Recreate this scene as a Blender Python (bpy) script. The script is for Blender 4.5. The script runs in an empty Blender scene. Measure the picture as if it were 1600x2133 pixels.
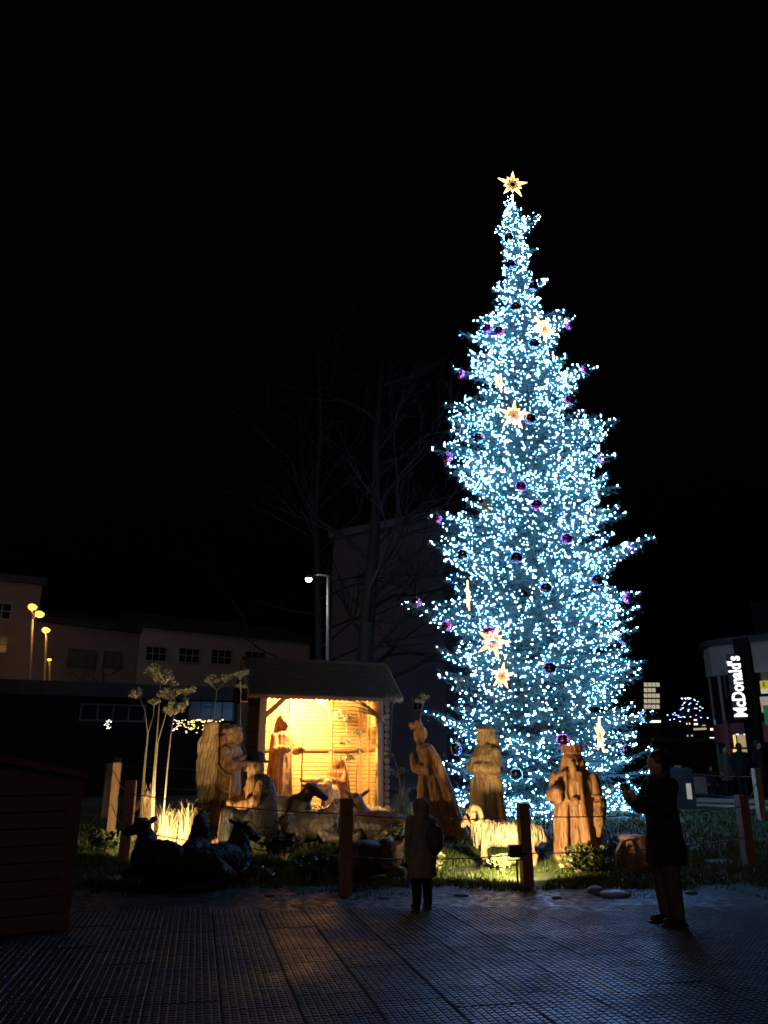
import bpy, math, random
import numpy as np
from mathutils import Vector, Matrix, noise
R = math.radians
rng = np.random.default_rng(7)
random.seed(7)
SC = bpy.context.scene
COL = SC.collection

# ------------------------------------------------------------------ camera
CAM_Z, PITCH, FPX = 1.5, R(17.8), 1664.0
cam_d = bpy.data.cameras.new('camera'); cam = bpy.data.objects.new('camera', cam_d)
COL.objects.link(cam); SC.camera = cam
cam.location = (0, 0, CAM_Z); cam.rotation_euler = (R(90) + PITCH, 0, 0)
cam_d.sensor_fit = 'VERTICAL'; cam_d.sensor_height = 36.0
cam_d.lens = FPX / 2133.0 * 36.0
cam_d.clip_start = 0.05; cam_d.clip_end = 1500
SC.render.resolution_x, SC.render.resolution_y = 768, 1024
# ------------------------------------------------------------------ night sky
W = bpy.data.worlds.new('World'); SC.world = W; W.use_nodes = True
wb = W.node_tree.nodes['Background']
sky = W.node_tree.nodes.new('ShaderNodeTexSky'); sky.sky_type = 'NISHITA'; sky.sun_disc = False
sky.sun_elevation = R(-4.5); sky.sun_rotation = R(200)
W.node_tree.links.new(sky.outputs[0], wb.inputs['Color'])
wb.inputs['Strength'].default_value = 0.05
# faint town glow from behind the viewer, as the one weak sun
sun_d = bpy.data.lights.new('night_glow', 'SUN'); sun_d.energy = .10; sun_d.color = (1.0, .72, .58); sun_d.angle = R(25)
sun = bpy.data.objects.new('night_glow', sun_d); COL.objects.link(sun); sun.rotation_euler = Vector((.25, .85, -.42)).to_track_quat('-Z', 'Y').to_euler()
# ------------------------------------------------------------------ picture
vs = SC.view_settings; vs.view_transform = 'Standard'; vs.look = 'None'; vs.exposure = 0.0; vs.gamma = 1.0; vs.use_curve_mapping = False
SC.render.engine = 'CYCLES'
SC.cycles.use_denoising = True
SC.cycles.use_light_tree = True
SC.cycles.max_bounces = 6; SC.cycles.diffuse_bounces = 3; SC.cycles.glossy_bounces = 3
SC.cycles.sample_clamp_indirect = 4.0
SC.cycles.filter_width = 1.6
SC.cycles.caustics_reflective = False; SC.cycles.caustics_refractive = False

# ------------------------------------------------------------------ pixel -> place
cp, sp = math.cos(PITCH), math.sin(PITCH)
def ray(px, py):
    x, y = (px - 800) / FPX, -(py - 1066.5) / FPX
    return Vector((x, cp - y * sp, sp + y * cp))
def at(px, py, Y):
    d = ray(px, py); t = Y / d.y
    return Vector((d.x * t, Y, CAM_Z + d.z * t))
TER = [(-60, -.05), (9.55, -.05), (10.0, .0), (11, .02), (13, .18), (15.5, .38), (18, .60), (20, .66), (26, .58), (40, .52), (900, .5)]
TY_, TZ_ = [a for a, b in TER], [b for a, b in TER]
def gz(x, y):
    z = float(np.interp(y, TY_, TZ_))
    if y > 9.4:
        k = min(1, (y - 9.4) / .4)
        a = .03 if y < 22 else .008
        z += k * a * noise.noise((x * 1.1, y * 1.1, 3.3)) + k * (.012 if y < 22 else 0) * noise.noise((x * 5, y * 5, 1.0))
    return z
def G(px, py, lo=4.0, hi=120.0):
    d = ray(px, py); Y = lo
    while Y < hi:
        p = at(px, py, Y)
        if p.z <= gz(p.x, p.y): return p
        Y += .03
    return at(px, py, hi)
def ground(px, Y):
    """the ground point that shows at column px at depth Y"""
    x = 0.0
    for _ in range(4):
        z = gz(x, Y); zc = Y * cp + (z - CAM_Z) * sp
        x = (px - 800) / FPX * zc
    return Vector((x, Y, gz(x, Y)))

# ------------------------------------------------------------------ materials
MAT = {}
def mat(name, base, base2=None, rough=.7, scale=6.0, stretch=(1, 1, 1), bump=0.0, bscale=None, metal=0.0, emit=None, estr=0.0, detail=6, spec=.5, contrast=(.35, .65), coat=0.0, rough2=None):
    m = bpy.data.materials.new(name); m.use_nodes = True; nt = m.node_tree; n = nt.nodes; l = nt.links
    b = n['Principled BSDF']
    b.inputs['Base Color'].default_value = (*base, 1); b.inputs['Roughness'].default_value = rough; b.inputs['Metallic'].default_value = metal
    b.inputs['Specular IOR Level'].default_value = spec
    b.inputs['Coat Weight'].default_value = coat; b.inputs['Coat Roughness'].default_value = .12
    if emit is not None:
        b.inputs['Emission Color'].default_value = (*emit, 1); b.inputs['Emission Strength'].default_value = estr
    if base2 is not None or bump:
        tc = n.new('ShaderNodeTexCoord'); mp = n.new('ShaderNodeMapping'); mp.inputs['Scale'].default_value = stretch
        l.new(tc.outputs['Object'], mp.inputs['Vector'])
        nz = n.new('ShaderNodeTexNoise'); nz.inputs['Scale'].default_value = scale; nz.inputs['Detail'].default_value = detail; nz.inputs['Roughness'].default_value = .65
        l.new(mp.outputs[0], nz.inputs['Vector'])
        if base2 is not None:
            cr = n.new('ShaderNodeValToRGB'); cr.color_ramp.elements[0].position = contrast[0]; cr.color_ramp.elements[1].position = contrast[1]
            cr.color_ramp.elements[0].color = (*base, 1); cr.color_ramp.elements[1].color = (*base2, 1)
            l.new(nz.outputs['Fac'], cr.inputs[0]); l.new(cr.outputs[0], b.inputs['Base Color'])
        if rough2 is not None:
            mr = n.new('ShaderNodeMapRange'); mr.inputs['To Min'].default_value = rough; mr.inputs['To Max'].default_value = rough2
            mr.inputs['From Min'].default_value = .35; mr.inputs['From Max'].default_value = .65
            l.new(nz.outputs['Fac'], mr.inputs['Value']); l.new(mr.outputs[0], b.inputs['Roughness'])
        if bump:
            nb = n.new('ShaderNodeTexNoise'); nb.inputs['Scale'].default_value = bscale or scale; nb.inputs['Detail'].default_value = 5
            l.new(mp.outputs[0], nb.inputs['Vector'])
            bp = n.new('ShaderNodeBump'); bp.inputs['Strength'].default_value = 1.0; bp.inputs['Distance'].default_value = bump
            l.new(nb.outputs['Fac'], bp.inputs['Height']); l.new(bp.outputs[0], b.inputs['Normal'])
    MAT[name] = m
    return m
def carved(name, c0, c1, crack, rough=.6, wool=False):
    m = bpy.data.materials.new(name); m.use_nodes = True; nt = m.node_tree; n = nt.nodes; l = nt.links; b = n['Principled BSDF']; b.inputs['Roughness'].default_value = rough
    tc = n.new('ShaderNodeTexCoord')
    def tex(kind, stretch, scale):
        mp = n.new('ShaderNodeMapping'); mp.inputs['Scale'].default_value = stretch; l.new(tc.outputs['Object'], mp.inputs[0]); t = n.new(kind); t.inputs['Scale'].default_value = scale; l.new(mp.outputs[0], t.inputs['Vector']); return t
    def ramp(src, p0, a, p1, c):
        q = n.new('ShaderNodeValToRGB'); e = q.color_ramp.elements; e[0].position = p0; e[0].color = (*a, 1); e[1].position = p1; e[1].color = (*c, 1); l.new(src, q.inputs[0]); return q
    big = tex('ShaderNodeTexNoise', (3, 3, .7), 2.5); grain = tex('ShaderNodeTexNoise', (9, 9, .45), 6); grain.inputs['Detail'].default_value = 8
    chis = tex('ShaderNodeTexVoronoi', (1, 1, .45) if not wool else (2.2, .6, .45), 13)
    col = ramp(big.outputs['Fac'], .35, c0, .65, c1); crk = ramp(grain.outputs['Fac'], .36, crack, .50, (1, 1, 1))
    mx = n.new('ShaderNodeMix'); mx.data_type = 'RGBA'; mx.blend_type = 'MULTIPLY'; mx.inputs['Factor'].default_value = 1.0; l.new(col.outputs[0], mx.inputs['A']); l.new(crk.outputs[0], mx.inputs['B']); l.new(mx.outputs['Result'], b.inputs['Base Color'])
    b1 = n.new('ShaderNodeBump'); b1.inputs['Distance'].default_value = .035 if not wool else .05; b1.inputs['Strength'].default_value = .8; l.new(chis.outputs['Distance'], b1.inputs['Height'])
    b2 = n.new('ShaderNodeBump'); b2.inputs['Distance'].default_value = .012; l.new(grain.outputs['Fac'], b2.inputs['Height']); l.new(b1.outputs[0], b2.inputs['Normal']); l.new(b2.outputs[0], b.inputs['Normal'])
    MAT[name] = m
carved('carved_wood', (.28, .12, .04), (.48, .25, .09), (.42, .34, .28))
carved('carved_wood_pale', (.42, .25, .10), (.62, .42, .20), (.50, .42, .35))
carved('carved_wood_red', (.25, .085, .03), (.42, .18, .065), (.40, .32, .26), .5)
carved('wool_wood', (.42, .29, .14), (.62, .46, .26), (.40, .32, .24), .7, True)
mat('dark_varnish', (.030, .017, .010), (.085, .05, .03), .45, 4, (1, 1, 1), .03, 9)
mat('grey_varnish', (.07, .05, .034), (.19, .14, .095), .36, 6, (1, 1, 1), .03, 11)
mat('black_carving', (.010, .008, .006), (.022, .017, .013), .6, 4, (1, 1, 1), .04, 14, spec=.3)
mat('plank_pine', (.46, .28, .10), (.60, .40, .17), .55, 4, (.6, 8, 8), .002, 5)
mat('plank_brown', (.17, .075, .03), (.27, .13, .055), .6, 4, (.6, 8, 8), .004, 5)
mat('beam_pine', (.42, .24, .09), (.58, .37, .16), .6, 4, (8, 8, .6), .003, 5)
mat('post_wood', (.30, .17, .08), (.45, .27, .13), .6, 4, (9, 9, .6), .004, 5)
mat('post_red', (.19, .085, .055), (.29, .14, .09), .6, 4, (9, 9, .6), .004, 5)
mat('roof_tile', (.030, .017, .006), (.048, .028, .010), .85, 9, (1, 1, 1), .003, 30, spec=.12)
mat('straw', (.55, .42, .20), (.70, .56, .30), .7, 20)
mat('dry_grass', (.50, .38, .18), (.64, .52, .28), .7, 9)
mat('grass_blade', (.05, .085, .014), (.11, .14, .032), .55, 4, spec=.3)
mat('leaf_olive', (.10, .12, .03), (.19, .20, .06), .55, 9, spec=.4)
mat('leaf_pale', (.26, .30, .09), (.42, .44, .18), .5, 9, spec=.4)
mat('leaf_dark', (.03, .05, .014), (.07, .10, .03), .4, 9, spec=.5)
mat('umbel', (.26, .25, .12), (.42, .40, .22), .7, 9)
mat('stem_pale', (.32, .25, .14), (.44, .36, .22), .7, 12)
mat('needle', (.06, .145, .115), (.11, .215, .18), .5, 2.2, spec=.4)
mat('bark', (.05, .035, .025), (.09, .065, .05), .85, 9, (1, 1, .3), .02, 9)
mat('bark_bare', (.010, .009, .008), (.024, .02, .018), .85, 5, (1, 1, .3), .02, 9)
mat('bulb', (.8, .8, .8), None, .3, emit=(.19, .45, 1.0), estr=100)
mat('bulb_far', (.8, .8, .8), None, .3, emit=(.30, .42, 1.0), estr=6)
mat('cable_black', (.02, .02, .02), None, .5)
mat('cable_steel', (.22, .20, .18), None, .38, metal=.8)
mat('star_tube', (.8, .6, .3), None, .4, emit=(1.0, .46, .14), estr=5.5)
mat('star_tube_dim', (.8, .6, .3), None, .4, emit=(1.0, .36, .06), estr=1.0)
mat('star_frame', (.55, .35, .10), None, .35, metal=.7)
mat('bauble_purple', (.80, .16, .55), None, .22, metal=1.0)
mat('bauble_dark', (.30, .24, .36), None, .14, metal=1.0)
mat('bauble_silver', (.52, .50, .62), None, .12, metal=1.0)
mat('ornament_cream', (.55, .50, .30), (.65, .60, .40), .8, 9)
mat('metal_black', (.018, .018, .018), None, .45)
mat('metal_pole', (.22, .21, .19), (.30, .29, .26), .5, 9, metal=.3)
mat('lamp_glass_warm', (.8, .7, .5), None, .3, emit=(1.0, .72, .34), estr=30)
mat('sodium', (.8, .6, .3), None, .3, emit=(1.0, .38, .05), estr=3.4)
mat('white_lamp', (.8, .8, .8), None, .3, emit=(1.0, .97, .90), estr=28)
mat('slab', (.018, .021, .029), (.034, .040, .053), .29, 3.0, (1, 1, 1), .0015, 60, rough2=.44, contrast=(.3, .7))
mat('bedding', (.02, .02, .02), (.035, .033, .03), .6, 20, bump=.004)
mat('facade_brown', (.22, .165, .13), (.26, .195, .155), .9, 1.5, bump=.004, bscale=30)
mat('facade_cream', (.33, .27, .20), (.38, .31, .24), .9, 1.5, bump=.004, bscale=30)
mat('facade_red', (.30, .15, .10), (.36, .19, .13), .9, 1.5)
mat('facade_grey', (.13, .13, .145), (.17, .17, .185), .9, .8, bump=.004, bscale=20)
mat('facade_dark', (.009, .008, .007), (.013, .011, .010), .9, 1.5, spec=.1)
mat('fascia_grey', (.04, .036, .034), (.055, .05, .047), .9, 2, spec=.1)
mat('window_frame', (.30, .28, .25), None, .6)
mat('window_frame_dark', (.08, .07, .06), None, .6)
mat('glass_dark', (.012, .012, .014), None, .08)
mat('glass_grey', (.12, .115, .10), None, .2)
mat('roof_dark', (.04, .035, .033), (.06, .05, .05), .8, 4)
mat('sign_black', (.012, .011, .012), None, .35)
mat('sign_white', (.9, .9, .9), None, .4, emit=(1.0, .95, .90), estr=1.5)
mat('sign_yellow', (.7, .6, .05), None, .5, emit=(1.0, .80, .06), estr=.32)
mat('poster_green', (.05, .22, .08), None, .5, emit=(.10, .45, .16), estr=.10)
mat('poster_cream', (.6, .55, .45), None, .5, emit=(1.0, .78, .5), estr=.22)
mat('poster_blue', (.15, .35, .7), None, .5, emit=(.25, .5, 1.0), estr=.22)
mat('poster_orange', (.6, .25, .1), None, .5, emit=(1.0, .35, .1), estr=.10)
mat('window_warm', (.7, .5, .25), None, .5, emit=(1.0, .62, .16), estr=1.1)
mat('window_curtain', (.5, .4, .25), (.4, .3, .18), .8, 3, (9, 9, .3), emit=(1.0, .66, .26), estr=.36)
mat('window_lit', (.7, .7, .6), None, .5, emit=(1.0, .86, .62), estr=.40)
mat('window_white', (.7, .7, .7), None, .5, emit=(1.0, .95, .9), estr=1.5)
mat('window_orange', (.7, .5, .2), None, .5, emit=(1.0, .55, .14), estr=1.8)
mat('wall_red', (.26, .06, .05), (.32, .08, .065), .7, 2)
mat('panel_yellow', (.55, .48, .18), (.62, .54, .22), .6, 2, emit=(1, .8, .3), estr=.06)
mat('coat_black', (.006, .006, .008), (.010, .010, .013), .8, 18, bump=.004)
mat('coat_taupe', (.20, .155, .135), (.26, .205, .18), .85, 14, bump=.004)
mat('coat_green', (.07, .085, .04), (.10, .115, .055), .85, 14, bump=.004)
mat('trousers', (.085, .065, .048), (.115, .09, .068), .85, 14, bump=.004)
mat('trousers_black', (.008, .008, .009), (.014, .014, .015), .85, 14)
mat('skin', (.52, .33, .24), None, .55)
mat('hair', (.02, .013, .009), (.035, .023, .015), .5, 30)
mat('shoe', (.012, .011, .011), None, .5)
mat('bag', (.05, .032, .03), (.075, .05, .045), .6, 12)
mat('stone_pale', (.36, .37, .39), (.48, .49, .50), .35, 5, bump=.01)
mat('stone', (.10, .095, .09), (.18, .17, .16), .45, 5, bump=.015)
mat('terracotta', (.22, .10, .065), (.30, .15, .095), .8, 5, bump=.006)
mat('concrete', (.30, .27, .22), (.38, .34, .28), .85, 5, bump=.004)
mat('wet_plank', (.14, .068, .040), (.24, .12, .072), .22, 4, (.7, 8, 8), .006, 5, rough2=.5)
mat('phone_screen', (.1, .1, .1), None, .2, emit=(.75, .8, .9), estr=.6)

def ground_material():
    m = bpy.data.materials.new('ground_soil_moss'); m.use_nodes = True; nt = m.node_tree; n = nt.nodes; l = nt.links
    b = n['Principled BSDF']; tc = n.new('ShaderNodeTexCoord'); sx = n.new('ShaderNodeSeparateXYZ'); l.new(tc.outputs['Object'], sx.inputs[0])
    def noi(s, d=5):
        q = n.new('ShaderNodeTexNoise'); q.inputs['Scale'].default_value = s; q.inputs['Detail'].default_value = d; l.new(tc.outputs['Object'], q.inputs['Vector']); return q
    def ramp(src, p0, c0, p1, c1):
        q = n.new('ShaderNodeValToRGB'); e = q.color_ramp.elements; e[0].position = p0; e[0].color = (*c0, 1); e[1].position = p1; e[1].color = (*c1, 1); l.new(src, q.inputs[0]); return q
    n1, n2, n3 = noi(1.3), noi(9), noi(40)
    soil = ramp(n2.outputs[0], .3, (.010, .008, .006), .7, (.032, .025, .019))
    moss = ramp(n2.outputs[0], .3, (.028, .045, .010), .7, (.075, .10, .028))
    asph = ramp(n3.outputs[0], .3, (.035, .035, .035), .7, (.06, .058, .055))
    def band(lo, hi):
        a = n.new('ShaderNodeMath'); a.operation = 'MULTIPLY_ADD'; l.new(n1.outputs[0], a.inputs[0]); a.inputs[1].default_value = 1.2; l.new(sx.outputs['Y'], a.inputs[2])
        q = n.new('ShaderNodeMapRange'); q.inputs['From Min'].default_value = lo + .6; q.inputs['From Max'].default_value = hi + .6; l.new(a.outputs[0], q.inputs['Value']); return q
    g = band(10.9, 11.5); s = band(24, 24.3)
    m1 = n.new('ShaderNodeMix'); m1.data_type = 'RGBA'; l.new(g.outputs[0], m1.inputs['Factor']); l.new(soil.outputs[0], m1.inputs['A']); l.new(moss.outputs[0], m1.inputs['B'])
    m2 = n.new('ShaderNodeMix'); m2.data_type = 'RGBA'; l.new(s.outputs[0], m2.inputs['Factor']); l.new(m1.outputs['Result'], m2.inputs['A']); l.new(asph.outputs[0], m2.inputs['B'])
    l.new(m2.outputs['Result'], b.inputs['Base Color'])
    wet = n.new('ShaderNodeMapRange'); l.new(n2.outputs[0], wet.inputs['Value']); wet.inputs['From Min'].default_value = .35; wet.inputs['From Max'].default_value = .6; wet.inputs['To Min'].default_value = .30; wet.inputs['To Max'].default_value = .7
    rg = n.new('ShaderNodeMix'); l.new(g.outputs[0], rg.inputs['Factor']); l.new(wet.outputs[0], rg.inputs['A']); rg.inputs['B'].default_value = .8
    l.new(rg.outputs['Result'], b.inputs['Roughness'])
    bp = n.new('ShaderNodeBump'); bp.inputs['Distance'].default_value = .03; l.new(n2.outputs[0], bp.inputs['Height'])
    bp2 = n.new('ShaderNodeBump'); bp2.inputs['Distance'].default_value = .008; l.new(n3.outputs[0], bp2.inputs['Height']); l.new(bp.outputs[0], bp2.inputs['Normal']); l.new(bp2.outputs[0], b.inputs['Normal'])
    MAT['ground'] = m
ground_material()
def vary_slabs():
    nt = MAT['slab'].node_tree; n = nt.nodes; l = nt.links; b = n['Principled BSDF']; oi = n.new('ShaderNodeObjectInfo')
    tc = [q for q in n if q.type == 'TEX_COORD'][0]; geo = n.new('ShaderNodeNewGeometry')
    stain = n.new('ShaderNodeTexNoise'); stain.inputs['Scale'].default_value = 1.1; stain.inputs['Detail'].default_value = 5; l.new(geo.outputs['Position'], stain.inputs['Vector'])
    src = b.inputs['Base Color'].links[0].from_socket; rs = b.inputs['Roughness'].links[0].from_socket
    mr = n.new('ShaderNodeMapRange'); l.new(oi.outputs['Random'], mr.inputs['Value']); mr.inputs['To Min'].default_value = .6; mr.inputs['To Max'].default_value = 1.35
    mx = n.new('ShaderNodeMix'); mx.data_type = 'RGBA'; mx.blend_type = 'MULTIPLY'; mx.inputs['Factor'].default_value = 1; l.new(src, mx.inputs['A']); l.new(mr.outputs[0], mx.inputs['B']); l.new(mx.outputs['Result'], b.inputs['Base Color'])
    wet = n.new('ShaderNodeMapRange'); l.new(stain.outputs['Fac'], wet.inputs['Value']); wet.inputs['From Min'].default_value = .38; wet.inputs['From Max'].default_value = .62; wet.inputs['To Min'].default_value = .0; wet.inputs['To Max'].default_value = .16
    ad = n.new('ShaderNodeMath'); ad.operation = 'ADD'; l.new(rs, ad.inputs[0]); l.new(wet.outputs[0], ad.inputs[1])
    ad2 = n.new('ShaderNodeMath'); ad2.operation = 'MULTIPLY_ADD'; l.new(oi.outputs['Random'], ad2.inputs[0]); ad2.inputs[1].default_value = .10; l.new(ad.outputs[0], ad2.inputs[2]); l.new(ad2.outputs[0], b.inputs['Roughness'])
vary_slabs()

# ------------------------------------------------------------------ mesh helpers
FUSE = bpy.data.scenes.new('workshop')          # empty side scene where blended shapes are evaluated, removed at the end
def link(o, parent=None):
    COL.objects.link(o)
    if parent is not None: o.parent = parent
    return o
def tag(o, label=None, cat=None, group=None, kind=None):
    if label: o['label'] = label
    if cat: o['category'] = cat
    if group: o['group'] = group
    if kind: o['kind'] = kind
    return o
def empty(name, loc=(0, 0, 0), rz=0, label=None, cat=None, group=None):
    o = bpy.data.objects.new(name, None); o.location = loc; o.rotation_euler = (0, 0, rz); o.empty_display_size = .1
    link(o); return tag(o, label, cat, group)
def raw(name, V, F, material, parent=None, smooth=False):
    me = bpy.data.meshes.new(name); me.from_pydata([tuple(v) for v in V], [], F); me.update()
    if smooth: me.polygons.foreach_set('use_smooth', [True] * len(me.polygons))
    me.materials.append(MAT[material]); o = bpy.data.objects.new(name, me); return link(o, parent)
def tris(name, V, material, parent=None, smooth=False, nv=3):
    """V: (n*nv, 3) array of loose polygons with nv corners"""
    n = len(V) // nv; me = bpy.data.meshes.new(name)
    me.vertices.add(n * nv); me.vertices.foreach_set('co', np.asarray(V, np.float32).ravel())
    me.loops.add(n * nv); me.loops.foreach_set('vertex_index', np.arange(n * nv, dtype=np.int32))
    me.polygons.add(n); me.polygons.foreach_set('loop_start', np.arange(0, n * nv, nv, dtype=np.int32)); me.polygons.foreach_set('loop_total', np.full(n, nv, np.int32))
    me.update(calc_edges=True); me.materials.append(MAT[material])
    o = bpy.data.objects.new(name, me); return link(o, parent)
def dup(o, parent=None, loc=None, rot=None, scl=None):
    c = o.copy(); link(c); c.parent = parent
    if loc is not None: c.location = loc
    if rot is not None: c.rotation_euler = rot
    if scl is not None: c.scale = scl
    return c
def dup_tree(o, loc=None, rz=None):
    c = dup(o, None, loc)
    if rz is not None: c.rotation_euler = (0, 0, rz)
    for ch in o.children:
        d = dup(ch, c)
        for g in ch.children: dup(g, d)
    return c
class MB:
    def __init__(s): s.V = []; s.F = []
    def add(s, V, F):
        k = len(s.V); s.V += [Vector(v) for v in V]; s.F += [tuple(i + k for i in f) for f in F]; return s
    def box(s, c, size, M=None, bev=0.0):
        x, y, z = size[0] / 2, size[1] / 2, size[2] / 2; c = Vector(c)
        if bev <= 0:
            V = [Vector((a, b, d)) for a in (-x, x) for b in (-y, y) for d in (-z, z)]
            F = [(0, 1, 3, 2), (4, 6, 7, 5), (0, 4, 5, 1), (2, 3, 7, 6), (0, 2, 6, 4), (1, 5, 7, 3)]
        else:
            V = []; F = []
            for zz, i in ((-z, bev), (-z + bev, 0), (z - bev, 0), (z, bev)):
                V += [Vector((-x + i, -y + i, zz)), Vector((x - i, -y + i, zz)), Vector((x - i, y - i, zz)), Vector((-x + i, y - i, zz))]
            F = [(3, 2, 1, 0), (12, 13, 14, 15)]
            for r in range(3):
                for j in range(4): F.append((r * 4 + j, r * 4 + (j + 1) % 4, r * 4 + 4 + (j + 1) % 4, r * 4 + 4 + j))
        if M is not None: V = [M @ v for v in V]
        return s.add([v + c for v in V], F)
    def loft(s, rings, n=20, pleat=None, cap=True, yaw=0.0):
        """rings: (z, cx, cy, rx, ry[, pleat amplitude]); pleat: (count, phase, sharp)"""
        V = []; F = []
        for r in rings:
            z, cx, cy, rx, ry = r[:5]; a = r[5] if len(r) > 5 else 0
            for i in range(n):
                t = 2 * math.pi * i / n; k = 1.0
                if pleat and a: k += a * (math.cos(pleat[0] * t + pleat[1]) * .6 + .4 * math.cos(pleat[0] * 1.63 * t + 2 * pleat[1] + z))
                x, y = rx * k * math.cos(t), ry * k * math.sin(t)
                V.append((cx + x, cy + y, z))
        m = len(rings)
        for j in range(m - 1):
            for i in range(n): F.append((j * n + i, j * n + (i + 1) % n, (j + 1) * n + (i + 1) % n, (j + 1) * n + i))
        if cap: F.append(tuple(range(n))[::-1]); F.append(tuple((m - 1) * n + i for i in range(n)))
        return s.add(V, F)
    def ell(s, c, r, M=None, n=14, m=9):
        V = []; F = []; c = Vector(c)
        for j in range(1, m):
            ph = math.pi * j / m
            for i in range(n):
                t = 2 * math.pi * i / n
                V.append(Vector((r[0] * math.sin(ph) * math.cos(t), r[1] * math.sin(ph) * math.sin(t), -r[2] * math.cos(ph))))
        V += [Vector((0, 0, -r[2])), Vector((0, 0, r[2]))]
        for j in range(m - 2):
            for i in range(n): F.append((j * n + i, j * n + (i + 1) % n, (j + 1) * n + (i + 1) % n, (j + 1) * n + i))
        b, t = len(V) - 2, len(V) - 1
        for i in range(n): F.append((b, (i + 1) % n, i)); F.append((t, (m - 2) * n + i, (m - 2) * n + (i + 1) % n))
        if M is not None: V = [M @ v for v in V]
        return s.add([v + c for v in V], F)
    def tube(s, pts, rad, n=8, close=False, flat=1.0):
        pts = [Vector(p) for p in pts]; m = len(pts)
        if not hasattr(rad, '__len__'): rad = [rad] * m
        V = []; F = []; up = None
        for j in range(m):
            if close: d = pts[(j + 1) % m] - pts[j - 1]
            else: d = pts[min(j + 1, m - 1)] - pts[max(j - 1, 0)]
            d.normalize()
            if up is None:
                up = Vector((0, 0, 1)) if abs(d.z) < .9 else Vector((1, 0, 0))
            a = d.cross(up); 
            if a.length < 1e-5: a = d.orthogonal()
            a.normalize(); b = a.cross(d).normalized(); up = b
            for i in range(n):
                t = 2 * math.pi * i / n
                V.append(pts[j] + (a * math.cos(t) + b * math.sin(t) * flat) * rad[j])
        for j in range(m if close else m - 1):
            k = (j + 1) % m
            for i in range(n): F.append((j * n + i, k * n + i, k * n + (i + 1) % n, j * n + (i + 1) % n))
        if not close: F.append(tuple(range(n))); F.append(tuple((m - 1) * n + i for i in range(n))[::-1])
        return s.add(V, F)
    def cap(s, p0, p1, r0, r1, n=10):
        p0, p1 = Vector(p0), Vector(p1); d = (p1 - p0); L = d.length; d = d / L if L > 1e-6 else Vector((0, 0, 1))
        P = []; Q = []
        for a in (-.97, -.8, -.45): P.append(p0 + d * (a * r0)); Q.append(r0 * math.sqrt(1 - a * a))
        P.append(p0); Q.append(r0); P.append(p1); Q.append(r1)
        for a in (.45, .8, .97): P.append(p1 + d * (a * r1)); Q.append(r1 * math.sqrt(1 - a * a))
        return s.tube(P, Q, n)
    def chain(s, pts, rad, n=10):
        for i in range(len(pts) - 1): s.cap(pts[i], pts[i + 1], rad[i], rad[i + 1], n)
        return s
    def build(s, name, material, parent=None, smooth=False): return raw(name, s.V, s.F, material, parent, smooth)
    def fuse(s, name, material, parent=None, voxel=.02, smooth=2, rough=0.0, rs=6.0):
        me = bpy.data.meshes.new(name); me.from_pydata([tuple(v) for v in s.V], [], s.F); me.update()
        o = bpy.data.objects.new('fuse_source', me); FUSE.collection.objects.link(o)
        md = o.modifiers.new('r', 'REMESH'); md.mode = 'VOXEL'; md.voxel_size = voxel; md.use_smooth_shade = True
        if smooth:
            ms = o.modifiers.new('s', 'SMOOTH'); ms.iterations = smooth; ms.factor = .5
        vl = FUSE.view_layers[0]; vl.update(); dg = vl.depsgraph
        out = bpy.data.meshes.new_from_object(o.evaluated_get(dg)); out.name = name
        bpy.data.objects.remove(o); bpy.data.meshes.remove(me)
        if rough:
            nv_ = len(out.vertices); co = np.empty(nv_ * 3, np.float32); no = np.empty(nv_ * 3, np.float32)
            out.vertices.foreach_get('co', co); out.vertex_normals.foreach_get('vector', no); co = co.reshape(-1, 3); no = no.reshape(-1, 3)
            k = np.array([noise.noise((c[0] * rs, c[1] * rs, c[2] * rs * .6)) + .5 * noise.noise((c[0] * rs * 3, c[1] * rs * 3, c[2] * rs * .9)) for c in co.tolist()], np.float32)
            out.vertices.foreach_set('co', (co + no * (k * rough)[:, None]).ravel()); out.update()
        out.polygons.foreach_set('use_smooth', [True] * len(out.polygons))
        out.materials.clear(); out.materials.append(MAT[material])
        return link(bpy.data.objects.new(name, out), parent)
def rotz(a): return Matrix.Rotation(a, 3, 'Z')
def rotx(a): return Matrix.Rotation(a, 3, 'X')
def roty(a): return Matrix.Rotation(a, 3, 'Y')
def lamp_light(name, kind, loc, power, color, radius=.05, parent=None, target=None, spot=None, blend=.4):
    d = bpy.data.lights.new(name, kind); d.energy = power; d.color = color; d.shadow_soft_size = radius
    if kind == 'SPOT': d.spot_size = spot; d.spot_blend = blend
    o = bpy.data.objects.new(name, d); link(o, parent); o.location = loc
    if target is not None: o.rotation_euler = (Vector(target) - Vector(loc)).to_track_quat('-Z', 'Y').to_euler()
    return o

# =================================================================== GROUND
xs = np.unique(np.concatenate([np.linspace(-300, -12, 14), np.arange(-12, 16, .22), np.linspace(16, 300, 14)]))
ys = np.unique(np.concatenate([np.linspace(-60, 9, 8), np.arange(9, 24, .14), np.linspace(24, 60, 20), np.linspace(70, 600, 8)]))
V = [(x, y, gz(x, y)) for y in ys for x in xs]; nx = len(xs)
F = [(j * nx + i, j * nx + i + 1, (j + 1) * nx + i + 1, (j + 1) * nx + i) for j in range(len(ys) - 1) for i in range(nx - 1)]
tag(raw('ground', V, F, 'ground', smooth=True), kind='structure')

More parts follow.
